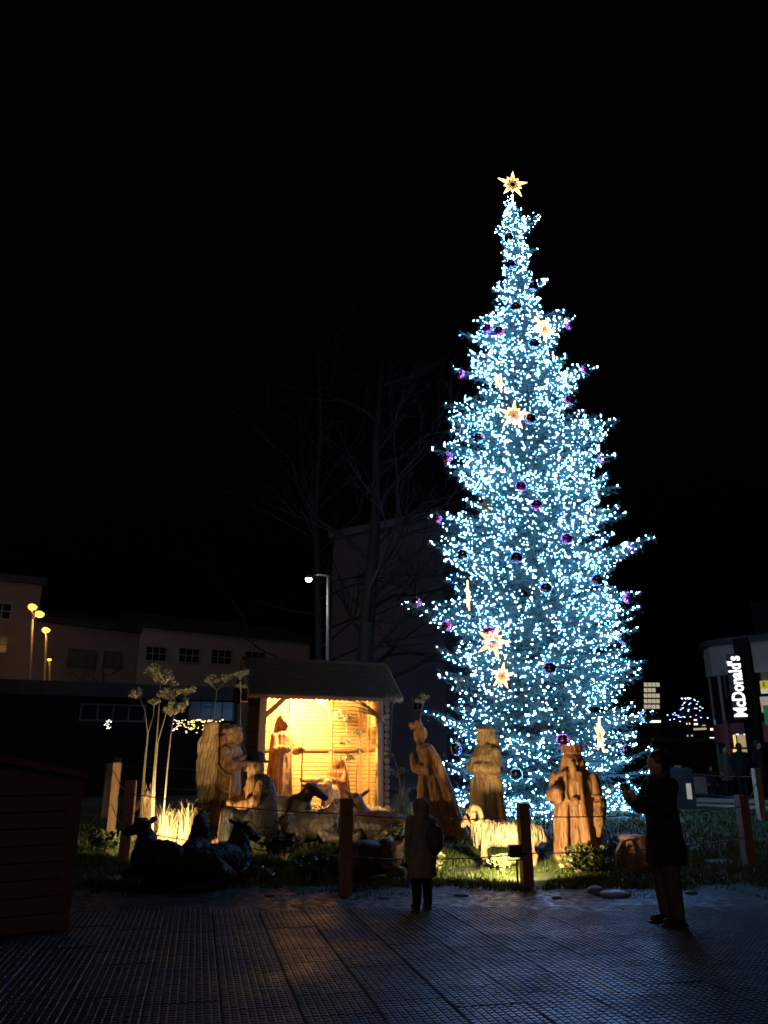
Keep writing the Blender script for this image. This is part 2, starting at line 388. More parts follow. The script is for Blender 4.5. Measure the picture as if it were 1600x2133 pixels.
# paved square of studded slabs (grid turned by 12.5 degrees)
plaza = tag(raw('pavement', [(-30, -20, -.022), (30, -20, -.022), (30, 9.62, -.022), (-30, 9.62, -.022)], [(0, 1, 2, 3)], 'bedding'), kind='structure')
def slab_mesh(seed):
    r = random.Random(seed); mb = MB(); S = .494
    mb.box((0, 0, -.014), (S, S, .028), bev=.004)
    n = 9; p = S / n
    for i in range(n):
        for j in range(n):
            x, y = (i + .5) * p - S / 2, (j + .5) * p - S / 2; a, b = p * .39, p * .31; h = .0065 * r.uniform(.75, 1.1)
            mb.add([(x - a, y - a, 0), (x + a, y - a, 0), (x + a, y + a, 0), (x - a, y + a, 0), (x - b, y - b, h), (x + b, y - b, h), (x + b, y + b, h), (x - b, y + b, h)],
                   [(4, 5, 6, 7), (0, 1, 5, 4), (1, 2, 6, 5), (2, 3, 7, 6), (3, 0, 4, 7)])
    return mb.V, mb.F
A = R(12.5); ux, uy = math.cos(A), math.sin(A)
protos = []; k = 0
for i in range(-24, 26):
    for j in range(4, 26):
        # running bond along v: columns are shifted against each other
        a, b = i * .5, j * .5 + (.25 if i % 2 else 0)
        x, y = a * ux - b * uy, a * uy + b * ux
        half = 4.1 + (y - 5.6) * .42
        if y < 5.0 or y > 9.95 or abs(x) > half: continue
        if len(protos) < 3: o = raw('paving_slab', *slab_mesh(k), 'slab', plaza); protos.append(o)
        else: o = dup(protos[k % 3], plaza)
        k += 1; q = random.Random(k * 13)
        o.location = (x, y, q.uniform(-.003, .003)); o.rotation_euler = (q.uniform(-.006, .006), q.uniform(-.006, .006), A + (math.pi / 2) * q.choice((0, 1, 2, 3)))

# path and kerb lines across the lawn at the right
def strip(name, pts, w, h, material, kind='structure'):
    mb = MB()
    for a, b in zip(pts[:-1], pts[1:]):
        d = (b - a); L = d.length; mb.box((a + b) / 2 + Vector((0, 0, h / 2)), (L, w, h), rotz(math.atan2(d.y, d.x)), .01)
    return tag(mb.build(name, material), kind=kind)
strip('kerb', [ground(1400, 24.5) + Vector((0, 0, -.04)), ground(1700, 21.0) + Vector((0, 0, -.04))], .14, .13, 'concrete')
strip('kerb', [ground(1440, 20.4) + Vector((0, 0, -.04)), ground(1750, 17.8) + Vector((0, 0, -.04))], .14, .11, 'concrete')

# grass, one mass
def blades(n, xr, yr, h, keep=lambda x, y: True, w=.010):
    out = []
    X = rng.uniform(*xr, n); Y = rng.uniform(*yr, n)
    for x, y in zip(X, Y):
        if not keep(x, y): continue
        z = gz(x, y); hh = h * rng.uniform(.5, 1.3); a = rng.uniform(0, 6.283); l = rng.uniform(.1, .8) * hh; b = a + rng.uniform(-1, 1) + 1.57
        dx, dy = math.cos(b) * w, math.sin(b) * w
        out += [(x - dx, y - dy, z - .01), (x + dx, y + dy, z - .01), (x + math.cos(a) * l, y + math.sin(a) * l, z + hh)]
    return out
def in_garden(x, y):
    return y > 11.15 + .25 * noise.noise((x * .8, 0, 0)) + .2 * noise.noise((x * 3, 1, 0)) and noise.noise((x * 1.3, y * 1.3, 9)) > -.33
gb = blades(52000, (-5.5, 6.5), (10.9, 14.2), .055, in_garden) + blades(26000, (-6, 8), (14.2, 18.5), .06, in_garden, .014) + blades(3000, (-5.5, 6), (10.5, 11.3), .03, lambda x, y: noise.noise((x * 2, y * 2, 5)) > .1)
tag(tris('grass', gb, 'grass_blade'), 'short damp moss and grass on the nativity mound', 'grass', kind='stuff')
del gb

# =================================================================== CHRISTMAS TREE
TX, TYY = 3.62, 19.0
TB = gz(TX, TYY)
PROF = [(412, 1062, 1084), (450, 1046, 1100), (490, 1036, 1108), (540, 1050, 1104), (575, 1034, 1118), (620, 1022, 1130), (660, 1002, 1150), (700, 980, 1180), (740, 992, 1196), (772, 966, 1228), (810, 990, 1215),
        (850, 940, 1225), (880, 928, 1255), (940, 918, 1262), (980, 945, 1240), (1000, 975, 1248), (1040, 955, 1262), (1080, 920, 1280), (1130, 908, 1300), (1170, 915, 1292), (1230, 895, 1300), (1260, 900, 1305),
        (1290, 925, 1275), (1350, 920, 1318), (1400, 912, 1325), (1450, 902, 1332), (1480, 892, 1342), (1530, 904, 1345), (1580, 918, 1348), (1640, 925, 1345), (1700, 935, 1340), (1735, 960, 1335)]
pz = []; pl = []; pr = []
for py, a, b in PROF:
    pz.append(at(800, py, TYY).z); pl.append(TX - at(a, py, TYY).x); pr.append(at(b, py, TYY).x - TX)
pz, pl, pr = np.array(pz[::-1]), np.array(pl[::-1]), np.array(pr[::-1])
def rad(z, th):
    c = (1 + math.cos(th)) / 2
    return float(np.interp(z, pz, pr)) * c + float(np.interp(z, pz, pl)) * (1 - c)
TIPS = [(963, 695), (948, 770), (928, 842), (903, 938), (898, 1075), (897, 1128), (845, 1256), (922, 1302), (888, 1482), (1123, 447), (1118, 520), (1137, 585), (1193, 664), (1237, 765), (1284, 875), (1280, 945),
        (1286, 1012), (1300, 1070), (1360, 1117), (1330, 1232), (1330, 1262), (1325, 1310), (1342, 1375), (1360, 1482), (1357, 1560), (1352, 1640), (1338, 1728), (1037, 480), (1028, 600), (1003, 660), (940, 985), (912, 1350), (905, 1590)]
br = []                                    # branches: (start, tip)
z = 16.7; w = 0
while z > .75:
    frac = (z - TB) / (17.0 - TB)
    nb = int(5 + 6 * min(1, (1 - frac) * 2.2)); off = w * 2.4
    slope = .55 if frac > .93 else (.30 if frac > .6 else (.10 + .2 * (frac - .3) / .3 if frac > .3 else -.12 + .22 * frac / .3))
    for i in range(nb):
        th = off + 2 * math.pi * (i + rng.uniform(-.3, .3)) / nb
        gap = .5 + .5 * noise.noise((z * 1.25, math.cos(th) * 1.6, math.sin(th) * 1.6 + 4))       # uneven tiers
        r = max(.12, rad(z, th) * rng.uniform(.76, 1.0) * (.78 + .26 * min(1, max(0, gap * 2.2 - .55))) * (.92 if z > 10.5 else 1.0))
        zt = z + rng.uniform(-.12, .12)
        br.append((Vector((TX, TYY, max(TB + .15, zt - r * slope))), Vector((TX + r * math.cos(th), TYY + r * math.sin(th), zt))))
    z -= .16 + .14 * (1 - frac); w += 1
for px, py in TIPS:
    Y = TYY + rng.uniform(-.6, .1); t = at(px, py, Y)
    L = math.hypot(t.x - TX, t.y - TYY)
    br.append((Vector((TX, TYY, max(t.z - .1 * L, TB + .2))), t))
    for _ in range(5 if py > 640 else 1):                     # the lobe of foliage round a long tip
        k = rng.uniform(.72, .95); a = rng.uniform(-.45, .45); dx, dy = (t.x - TX) * k, (t.y - TYY) * k
        q = Vector((TX + dx * math.cos(a) - dy * math.sin(a), TYY + dx * math.sin(a) + dy * math.cos(a), max(TB + .1, t.z + rng.uniform(-.28, .16))))
        br.append((Vector((TX, TYY, max(q.z - .1 * L, TB + .2))), q))
for k in range(90):                        # skirt of low branches reaching the ground in front
    th = rng.uniform(-math.pi, 0) if k % 4 else rng.uniform(0, math.pi); r = rad(1.0, th) * rng.uniform(.75, 1.10); x, y = TX + r * math.cos(th), TYY + r * math.sin(th)
    br.append((Vector((TX, TYY, TB + rng.uniform(.2, .7))), Vector((x, y, gz(x, y) + rng.uniform(.03, .42)))))
wood = MB(); TW_P = []; TW_D = []; TW_L = []; TIPP = []; TIPO = []
for s, t in br:
    d = t - s; L = d.length; dn = d.normalized(); hor = Vector((d.x, d.y, 0)).normalized(); side = Vector((-hor.y, hor.x, 0))
    sag = -.10 * L if s.z < 9 else -.04 * L
    def q(u): return s + d * u + Vector((0, 0, sag * 4 * u * (1 - u) * (1 - .3 * u)))
    wood.tube([q(0), q(.35), q(.7), q(1)], [.012 + .016 * L, .01 + .010 * L, .012, .004], 4)
    n = max(6, int(L / .055))
    for i in range(n):
        u = .10 + .90 * (i + rng.random()) / n
        p = q(u); tg = (q(min(1, u + .05)) - q(u - .05)).normalized()
        for sd in (-1, 1):
            l = (.10 + .30 * L * (1.04 - u) * (.55 + .45 * min(1, u * 3))) * rng.uniform(.6, 1.15); l = min(l, .75)
            v = (tg * rng.uniform(.5, .9) + side * sd * rng.uniform(.55, 1.0) + Vector((0, 0, rng.uniform(-.55, .22)))).normalized()
            TW_P.append(p); TW_D.append(v); TW_L.append(l)
            TIPP.append(p + v * l); TIPO.append(hor)
        if i % 3 == 0:
            v = (tg * .6 + Vector((rng.uniform(-.4, .4), rng.uniform(-.4, .4), rng.choice((-.9, .6))))).normalized()
            TW_P.append(p); TW_D.append(v); TW_L.append(rng.uniform(.10, .26))
    TW_P.append(q(.9)); TW_D.append(dn); TW_L.append(.1 * L + .07); TIPP.append(q(1.0)); TIPO.append(hor)
    TW_P.append(q(.6)); TW_D.append(dn); TW_L.append(.32 * L)
TW_P = np.array([tuple(v) for v in TW_P]); TW_D = np.array([tuple(v) for v in TW_D]); TW_L = np.array(TW_L)
per = np.clip((TW_L / .018).astype(int), 8, 30)
idx = np.repeat(np.arange(len(TW_L)), per); N = len(idx)
u = rng.random(N); P0 = TW_P[idx] + TW_D[idx] * (TW_L[idx] * u)[:, None]
rv = rng.normal(size=(N, 3)); ax = TW_D[idx]; rv -= ax * (rv * ax).sum(1)[:, None]; rv /= np.linalg.norm(rv, axis=1)[:, None] + 1e-9
nd = ax * .75 + rv * .8; nd /= np.linalg.norm(nd, axis=1)[:, None]
wd = np.cross(nd, rng.normal(size=(N, 3))); wd /= np.linalg.norm(wd, axis=1)[:, None] + 1e-9
ln = rng.uniform(.035, .062, N)[:, None]; ww = rng.uniform(.0045, .0075, N)[:, None]
VV = np.stack([P0 - wd * ww, P0 + wd * ww, P0 + nd * ln], 1).reshape(-1, 3)
tree = empty('christmas_tree', (0, 0, 0), 0, 'tall dark green spruce covered in lights standing behind the three kings', 'tree')
crown = tris('crown', VV, 'needle', tree)
print('needles', N, 'branches', len(br))
del VV, P0, rv, nd, wd
wood.build('branches', 'bark', crown)
MB().loft([(TB - .3, TX, TYY, .24, .24), (TB + .5, TX, TYY, .19, .19), (6, TX, TYY, .14, .14), (12, TX, TYY, .075, .075), (16.9, TX, TYY, .015, .015)], 12).build('trunk', 'bark', tree, True)

# fairy lights
TIPP = np.array([tuple(v) for v in TIPP]); TIPO = np.array([tuple(v) for v in TIPO])
zz = TIPP[:, 2]; rr = np.hypot(TIPP[:, 0] - TX, TIPP[:, 1] - TYY)
rel = np.array([rr[i] / max(.15, rad(zz[i], math.atan2(TIPP[i, 1] - TYY, TIPP[i, 0] - TX))) for i in range(len(zz))])
wgt = np.clip(rel - .22, .02, .7) * (.8 + .05 * np.clip(zz, 0, 17)) * (1 + 1.5 * np.clip((TYY - TIPP[:, 1]) / np.maximum(rr, .1), 0, 1)); wgt *= np.array([.6 + 1.2 * max(0, .5 + noise.noise((p[0] * 1.7, p[1] * 1.7, p[2] * 1.7))) for p in TIPP]); wgt /= wgt.sum()
NB = 9000
sel = rng.choice(len(zz), NB, replace=False, p=wgt)
BP = TIPP[sel] - TIPO[sel] * .03 + rng.normal(size=(NB, 3)) * .025
tipb = np.array([tuple(t) for s, t in br]); BP[:len(tipb)] = tipb + rng.normal(size=(len(tipb), 3)) * .02
ld = np.array([[TX + rng.normal() * .05, TYY + rng.normal() * .05, z_] for z_ in np.linspace(15.6, 17.15, 34)]); BP[len(tipb):len(tipb) + 34] = ld
keep = np.array([b[2] > gz(b[0], b[1]) + .02 for b in BP]); BP = BP[keep]
front = (BP[:, 1] - TYY) + 0.10 * BP[:, 2]
order = np.argsort(np.linalg.norm(BP - np.array([0, 0, 1.5]), axis=1) + 4 * (BP[:, 1] > TYY)); BP = BP[order]
lights = empty('fairy_lights', (TX, TYY, TB), 0, 'cold white string lights wound all over the big spruce', 'string lights')
def ico(r):
    p = (1 + 5 ** .5) / 2; V = [(-1, p, 0), (1, p, 0), (-1, -p, 0), (1, -p, 0), (0, -1, p), (0, 1, p), (0, -1, -p), (0, 1, -p), (p, 0, -1), (p, 0, 1), (-p, 0, -1), (-p, 0, 1)]
    k = r / math.sqrt(1 + p * p)
    F = [(0, 11, 5), (0, 5, 1), (0, 1, 7), (0, 7, 10), (0, 10, 11), (1, 5, 9), (5, 11, 4), (11, 10, 2), (10, 7, 6), (7, 1, 8), (3, 9, 4), (3, 4, 2), (3, 2, 6), (3, 6, 8), (3, 8, 9), (4, 9, 5), (2, 4, 11), (6, 2, 10), (8, 6, 7), (9, 8, 1)]
    return [tuple(c * k for c in v) for v in V], F
iv, if_ = ico(1.0); iv = np.array(iv); if_ = np.array(if_)
b0 = None; base = np.array([TX, TYY, TB])
BR = rng.uniform(.0055, .0125, len(BP)); big = rng.random(len(BP)) < .15; BR[big] = rng.uniform(.016, .024, big.sum())
for i in range(300):
    if b0 is None: b0 = raw('light_bulb', iv.tolist(), if_.tolist(), 'bulb', lights); o = b0
    else: o = dup(b0, lights)
    o.location = BP[i] - base; o.scale = (BR[i],) * 3
rest = BP[300:] - base; rr_ = BR[300:]
VV = (rest[:, None, None, :] + iv[if_][None] * rr_[:, None, None, None]).reshape(-1, 3)
tag(tris('far_bulbs', VV, 'bulb', lights), kind='stuff')
# a few runs of thin cable from bulb to bulb
cb = MB()
for i in range(0, 360, 2):
    a = BP[i] - base; dd = np.linalg.norm(BP - BP[i], axis=1); j = int(np.argsort(dd)[1]); b = BP[j] - base
    if dd[j] < .5: cb.tube([a, (a + b) / 2 + np.array([0, 0, -.03]), b], .003, 3)
tag(cb.build('cable', 'cable_black', lights), kind='stuff')

def on_tree(px, py, out=.06):
    """front point of the crown seen at this pixel"""
    Y = TYY - 3.2
    while Y < TYY:
        p = at(px, py, Y); th = math.atan2(p.y - TYY, p.x - TX)
        if math.hypot(p.x - TX, p.y - TYY) <= rad(p.z, th) * .97 + out: return p
        Y += .04
    return at(px, py, TYY - .1)

# baubles
def bauble(px, py, material, word, dia, label):
    p = on_tree(px, py, .10); e = empty('bauble', p, 0, label, 'bauble', 'baubles on the spruce')
    mb = MB(); mb.ell((0, 0, 0), (dia / 2,) * 3, n=24, m=16); mb.build('ball', material, e, True)
    c = MB(); c.loft([(dia / 2 - .012, 0, 0, .026, .026), (dia / 2 + .025, 0, 0, .022, .022)], 10); c.tube([(.012 * math.cos(t), 0, dia / 2 + .03 + .014 * math.sin(t)) for t in np.linspace(0, 6.283, 9)], .003, 4)
    c.tube([(0, 0, dia / 2 + .04), (.01, .03, dia / 2 + .13)], .003, 3); c.build('cap', 'star_frame', e)
PUR = [(1015, 685, 'under the left branches at the narrow upper part'), (1187, 680, 'at the tip of the branch right of the upper star'), (960, 780, 'hanging off the upper left outline'), (1219, 770, 'hanging off the upper right outline'),
       (1187, 833, 'right of the middle star, close to the outline'), (933, 953, 'under the left branch level with the thin waist'), (1086, 1013, 'in the middle of the crown below the middle star'), (911, 1082, 'on the left outline at mid height'),
       (1118, 1052, 'half sunk in needles right of centre'), (1180, 1122, 'on the right half at mid height'), (1312, 1140, 'below the longest branch on the right'), (868, 1256, 'at the tip of the longest branch on the left'),
       (1309, 1246, 'at the tip of the lower right drooping branch'), (931, 1304, 'on the left edge above the lower star'), (1019, 1317, 'touching the upper left point of the lower lit star'), (1172, 1541, 'low on the spruce just above the crowned king'),
       (1254, 956, 'on the right outline level with the thin waist'), (1040, 690, 'beside the trunk in the narrow upper part')]
SIL = [(1064, 551, 'in the slim top just under its gap'), (1113, 716, 'just below the upper lit star'), (1105, 873, 'touching the right of the middle lit star'), (998, 912, 'left of the middle lit star, a little lower'),
       (1077, 1161, 'in the middle of the crown at half height'), (1137, 1225, 'in the middle of the crown a little below half height'), (1145, 1392, 'right of the lower lit star'), (1076, 1613, 'low on the spruce right of the scarfed figure'),
       (950, 1560, 'low on the spruce left of the scarfed figure'), (1075, 640, 'in the upper crown below the slim top'), (1111, 597, 'on the right of the slim upper crown'), (1060, 495, 'in the slim top near the tip star'),
       (1305, 1565, 'low on the right beside the woman'), (965, 1156, 'on the left half at mid height'), (1243, 1208, 'on the right half under the drooping branch'), (1345, 1493, 'on the lower right outline by the far tower'), (1300, 1330, 'on the right outline level with the lower star')]
for i, (x, y, w) in enumerate(PUR): bauble(x, y, 'bauble_purple', 'purple', .25, 'shiny purple bauble ' + w)
for i, (x, y, w) in enumerate(SIL): bauble(x, y, 'bauble_dark' if i % 2 == 0 else 'bauble_silver', 'silver', .27, ('dark chrome bauble ' if i % 2 == 0 else 'silvery violet bauble ') + w)

# lit stars
def star_pts(Ro, seed, n=10):
    out = []
    for i in range(n * 2):
        a = math.pi / 2 + math.pi * i / n
        r = (Ro * (1.0 if (i // 2) % 2 == 0 else .60)) if i % 2 == 0 else Ro * .36
        out.append(Vector((r * math.cos(a), 0, r * math.sin(a))))
    return out
def star(px, py, Ro, rz, roll, label, lit=True, p=None, tube=.016, out=.16):
    p = p or on_tree(px, py, out)
    e = empty('star_ornament', p, 0, label, 'star', 'lit star ornaments on the spruce'); e.rotation_euler = (0, roll, rz)
    s = star_pts(Ro, 1)
    pts = []
    for i in range(len(s)):
        pts += [s[i].lerp(s[(i + 1) % len(s)], k) for k in (0, .5)]
    MB().tube(pts, tube, 6, close=True).build('outline', 'star_tube' if lit else 'star_frame', e, True)
    inner = MB()
    for i in range(0, len(s), 2): inner.tube([s[i] * .12 + Vector((0, .02, 0)), s[i] * .80 + Vector((0, .02, 0))], .007, 5)
    inner.build('inner_rods', 'star_tube_dim' if lit else 'star_frame', e)
    s2 = star_pts(Ro * .5, 2); MB().tube(s2, .010, 5, close=True).build('inner_star', 'star_tube_dim' if lit else 'star_frame', e)
    return e
st = star(1068, 384, .44, .15, .05, 'glowing eight pointed star on the very tip of the spruce', p=at(1068, 384, TYY), tube=.020)
for c_ in list(st.children):
    if c_.name.startswith('inner_rods'): bpy.data.objects.remove(c_)
MB().tube([(0, 0, -.35), (0, 0, -.75)], .018, 6).build('rod', 'star_tube', st)
star(1133, 685, .36, .5, .5, 'glowing star tilted to the right in the upper crown', tube=.024)
star(1070, 865, .37, .05, .1, 'glowing star seen flat in the middle of the crown, above its centre')
star(1027, 1337, .37, -.2, .35, 'glowing star with a purple bauble on its corner, low left of centre')
star(1040, 795, .26, .9, .3, 'small glowing star half hidden by needles above the middle star', out=-.22)
star(1046, 1408, .28, -.6, .2, 'glowing star half buried in needles right under the low tilted star', out=-.30)
star(975, 1241, .34, 1.38, .0, 'glowing star seen edge on at the left side of the crown')
star(1250, 1532, .36, 1.05, .1, 'glowing star turned sideways low on the right, above the crowned king')
star(1016, 1052, .20, .4, .6, 'unlit golden star among needles at mid height left of centre', lit=False)
star(1016, 978, .22, 1.4, .0, 'unlit golden star seen edge on by the left gap at mid height', lit=False)

# pale cloth angels / ribbons
def ribbon(px, py, label, rz):
    p = on_tree(px, py, .12); e = empty('ribbon_ornament', p, rz, label, 'ornament', 'pale cloth ornaments on the spruce')
    mb = MB()
    for sx in (-1, 1):
        mb.tube([(0, 0, .05), (sx * .05, -.015, .10), (sx * .095, 0, .085), (sx * .06, .015, .05), (0, 0, .05)], [.012, .03, .034, .03, .012], 8, flat=.4)
    mb.build('bow', 'ornament_cream', e, True)
    t = MB()
    for sx in (-1, 1): t.tube([(0, 0, .05), (sx * .025, -.01, -.06), (sx * .05, 0, -.17)], [.014, .030, .040], 8, flat=.25)
    t.build('tails', 'ornament_cream', e, True)
for x, y, l, a in ((1018, 746, 'pale cloth bow on the left outline of the upper crown', .3), (962, 888, 'pale cloth bow on the left outline level with the middle star', 0), (1255, 1070, 'pale cloth bow on the right outline at mid height', .2),
                   (955, 1422, 'pale cloth bow on the lower left outline', 0), (958, 1527, 'pale yellow cloth bow hanging between the bowing king and the scarfed figure', .1), (1240, 905, 'pale cloth bow under the right branch level with the middle star', .4)):
    ribbon(x, y, l, a)

# =================================================================== STABLE
SA = R(20); SO = ground(532, 18.0); SO.z = .60
SW, SDP, SH, RISE = 2.88, 1.55, 2.60, .62
stable = empty('nativity_stable', SO, SA, 'open wooden nativity stable with shingled roof, lit inside by a warm lamp', 'stable')
def piece(name, c, size, material, parent=None, M=None, bev=.006): return MB().box((0, 0, 0), size, None, bev).build(name, material, parent or stable)
def place(o, c, rot=(0, 0, 0)): o.location = c; o.rotation_euler = rot; return o
for nm, x, y, s in (('post', .07, .07, .15), ('post', SW - .07, .07, .15), ('post', .07, SDP - .07, .12), ('post', SW - .07, SDP - .07, .12)):
    place(piece(nm, None, (s, s, SH), 'beam_pine'), (x, y, SH / 2))
place(piece('front_beam', None, (SW + .3, .12, .17), 'plank_pine'), (SW / 2, .065, SH - .045))
place(piece('tie_beam', None, (SW, .10, .10), 'plank_pine'), (SW / 2, SDP - .22, SH + .02))
b = piece('brace', None, (.10, .08, .95), 'beam_pine'); place(b, (.42, .07, SH - .33), (0, R(47), 0))
# back wall slats, in two bays with a rail between
pitch = .088; sl = None
nsl = int((SH - .05) / pitch)
wallb = empty('back_wall'); wallb.parent = stable
wallr = empty('right_wall'); wallr.parent = stable
walll = empty('left_wall'); walll.parent = stable
s1 = s2 = None
for i in range(nsl):
    zc = .06 + i * pitch + pitch / 2
    if s1 is None:
        s1 = piece('slat', None, (SW - .08, .022, pitch - .008), 'plank_pine', wallb); o1 = s1
        s2 = piece('slat', None, (SDP - .16, .022, pitch - .008), 'plank_pine', wallr); o2 = s2
        s3 = piece('slat', None, (SDP - .10, .03, pitch * 1.92), 'plank_brown', walll); o3 = s3
    else: o1 = dup(s1, wallb); o2 = dup(s2, wallr)
    place(o1, (SW / 2, SDP - .02 + random.uniform(-.002, .002), zc)); place(o2, (SW - .03 + random.uniform(-.002, .002), SDP / 2, zc), (0, 0, R(90)))
for i in range(int((SH - .05) / (pitch * 1.8))):
    o3 = s3 if i == 0 else dup(s3, walll)
    place(o3, (.02 + (.009 if i % 2 else -.009) + random.uniform(-.003, .003), SDP / 2, .1 + i * pitch * 1.8 + pitch * .9), (0, 0, R(90)))
place(piece('rail', None, (SW - .2, .05, .06), 'plank_brown', wallb), (SW / 2, SDP - .06, 1.32))
for x in (1.05, 2.05): place(piece('stud', None, (.07, .05, SH), 'plank_pine', wallb), (x, SDP - .058, SH / 2))
place(piece('stud', None, (.05, .07, SH), 'plank_pine', wallr), (SW - .068, SDP * .55, SH / 2))
place(piece('rail', None, (.05, SDP - .25, .06), 'plank_brown', wallr), (SW - .067, SDP / 2, 1.32))
# outer cladding of rounded boards at the right corner
for i in range(18):
    if i == 0: lg = MB().tube([(0, -.05, 0), (0, SDP + .02, 0)], .068, 10).build('log', 'plank_brown', wallr, False); o = lg
    else: o = dup(lg, wallr)
    o.location = (SW + .065, 0, .07 + i * .141)
# floor board
place(piece('floor', None, (SW + .05, SDP + .05, .08), 'plank_brown'), (SW / 2, SDP / 2, .0))
# gables
for nm, x, m in (('gable', -.02, 'plank_brown'), ('gable', SW + .02, 'plank_brown')):
    g = empty(nm); g.parent = stable
    n = 7
    for i in range(n):
        h0, h1 = SH + RISE * i / n, SH + RISE * (i + 1) / n - .006
        w0 = (SDP / 2 + .06) * (1 - i / n); w1 = (SDP / 2 + .06) * (1 - (i + 1) / n) + .004
        c = SDP / 2; t = .02
        V = [(x - t, c - w0, h0), (x - t, c + w0, h0), (x - t, c + w1, h1), (x - t, c - w1, h1), (x + t, c - w0, h0), (x + t, c + w0, h0), (x + t, c + w1, h1), (x + t, c - w1, h1)]
        raw('board', V, [(0, 3, 2, 1), (4, 5, 6, 7), (0, 1, 5, 4), (1, 2, 6, 5), (2, 3, 7, 6), (3, 0, 4, 7)], m, g)
# roof with scalloped shingles
roof = empty('roof'); roof.parent = stable
OV = .30; cy = SDP / 2; runl = cy + OV; pitch_a = math.atan2(RISE, cy)
ridge_z = SH + RISE + .05
slope_len = runl / math.cos(pitch_a)
for sgn in (-1, 1):
    o = piece('deck', None, (SW + .62, slope_len, .03), 'plank_brown', roof)
    mid = Vector((SW / 2, cy + sgn * runl / 2, ridge_z - runl / 2 * math.tan(pitch_a)))
    place(o, mid, (-sgn * pitch_a, 0, 0))
nrow, ncol = 7, 26; tw = (SW + .66) / ncol; tl = slope_len / nrow
tV = []; m = 6; prof = [(-tw * .47, tl * 1.15), (-tw * .47, .05)] + [(tw * .47 * math.cos(t), .05 + .05 * math.sin(t)) for t in np.linspace(math.pi, 2 * math.pi, m + 1)[1:-1]] + [(tw * .47, .05), (tw * .47, tl * 1.15)]
nP = len(prof); tV = [(x, y, 0) for x, y in prof] + [(x, y, .014) for x, y in prof]
tF = [tuple(range(nP))[::-1], tuple(range(nP, 2 * nP))] + [(i, (i + 1) % nP, nP + (i + 1) % nP, nP + i) for i in range(nP)]
t0 = None
for r_ in range(nrow):
    for c_ in range(ncol):
        if t0 is None: t0 = raw('shingle', tV, tF, 'roof_tile', roof); o = t0
        else: o = dup(t0, roof)
        sdown = slope_len - r_ * tl           # distance of lower edge from ridge
        x = -.33 + tw * (c_ + .5 + (.5 if r_ % 2 else 0) - .25)
        yy = cy - sdown * math.cos(pitch_a); z = ridge_z - sdown * math.sin(pitch_a) + .022 + .012
        place(o, (x, yy - .03, z + random.uniform(-.002, .003)), (pitch_a - R(1.5) + random.uniform(-.02, .02), 0, random.uniform(-.02, .02)))
place(piece('back_sheet', None, (SW + .64, slope_len, .02), 'roof_tile', roof), (SW / 2, cy + runl / 2, ridge_z - runl / 2 * math.tan(pitch_a) + .035), (-pitch_a, 0, 0))
MB().tube([(-.33, cy, ridge_z + .04), (SW + .33, cy, ridge_z + .04)], .06, 8).build('ridge_cap', 'roof_tile', roof, True)
for xx in (-.34, SW + .34):
    o = piece('barge_board', None, (.03, slope_len, .16), 'plank_brown', roof); place(o, (xx, cy - runl / 2, ridge_z - runl / 2 * math.tan(pitch_a) - .02), (pitch_a, 0, 0))
# scalloped fascia under the eave
fz = ridge_z - runl * math.tan(pitch_a); nf = 30
fp = [(-.33, .03)] + [p for i in range(nf) for p in ((-.33 + (SW + .66) * (i + .1) / nf, -.045), (-.33 + (SW + .66) * (i + .5) / nf, -.075), (-.33 + (SW + .66) * (i + .9) / nf, -.045))] + [(SW + .33, .03)]
nP = len(fp); raw('fascia', [(x, -OV + .01, fz + z) for x, z in fp] + [(x, -OV + .035, fz + z) for x, z in fp], [tuple(range(nP)), tuple(range(nP, 2 * nP))[::-1]] + [(i, nP + i, nP + (i + 1) % nP, (i + 1) % nP) for i in range(nP)], 'plank_brown', roof)
SM = Matrix.Translation(SO) @ Matrix.Rotation(SA, 4, 'Z')
def sl_(x, y, z): return SM @ Vector((x, y, z))
# lamp on the tie beam
lp = sl_(1.30, .26, SH - .10)
stl = empty('stable_lamp', lp, SA, 'bright warm flood lamp hanging under the stable roof', 'lamp')
Ml = rotx(R(-42))                                  # a box flood turned to the back wall
MB().box((0, 0, 0), (.24, .10, .17), Ml, .012).build('housing', 'metal_black', stl)
MB().box(Ml @ Vector((0, .053, 0)), (.20, .006, .14), Ml).build('lens', 'lamp_glass_warm', stl)
MB().tube([(-.13, 0, 0), (-.13, 0, .14), (.13, 0, .14), (.13, 0, 0)], .010, 5).tube([(0, 0, .14), (0, 0, .30)], .014, 6).build('bracket', 'metal_black', stl)
lamp_light('stable_light', 'SPOT', Ml @ Vector((0, .07, 0)), 1350, (1.0, .62, .22), .07, stl, Ml @ Vector((0, 1, 0)), R(168), .25)
# comet star on the right brace
cm = empty('comet_star', sl_(SW - .12, -.14, SH - .60), SA, 'carved wooden comet with a long curved tail under the right eave', 'star ornament')
s = []
for i in range(10):
    a = math.pi / 2 + math.pi * i / 5; r_ = .17 if i % 2 == 0 else .08; s.append((r_ * math.cos(a), r_ * math.sin(a)))
raw('star', [(x, -.03, z) for x, z in s] + [(x, .03, z) for x, z in s] + [(0, -.06, 0)], [(20, i, (i + 1) % 10) for i in range(10)] + [(i, 10 + i, 10 + (i + 1) % 10, (i + 1) % 10) for i in range(10)] + [tuple(range(10, 20))[::-1]], 'carved_wood', cm)
for k, (dx, dz, sp_) in enumerate(((-.80, .34, .0), (-.74, .22, .06), (-.88, .44, -.05), (-.62, .12, .1))):
    pts = [(t * dx, -.01 + .012 * k, dz * math.sin(t * 1.55) + .02) for t in np.linspace(.05, 1, 9)]
    MB().tube(pts, [.055 - .045 * (i / 8) for i in range(9)], 8, flat=.6).build('tail', 'carved_wood', cm, True)

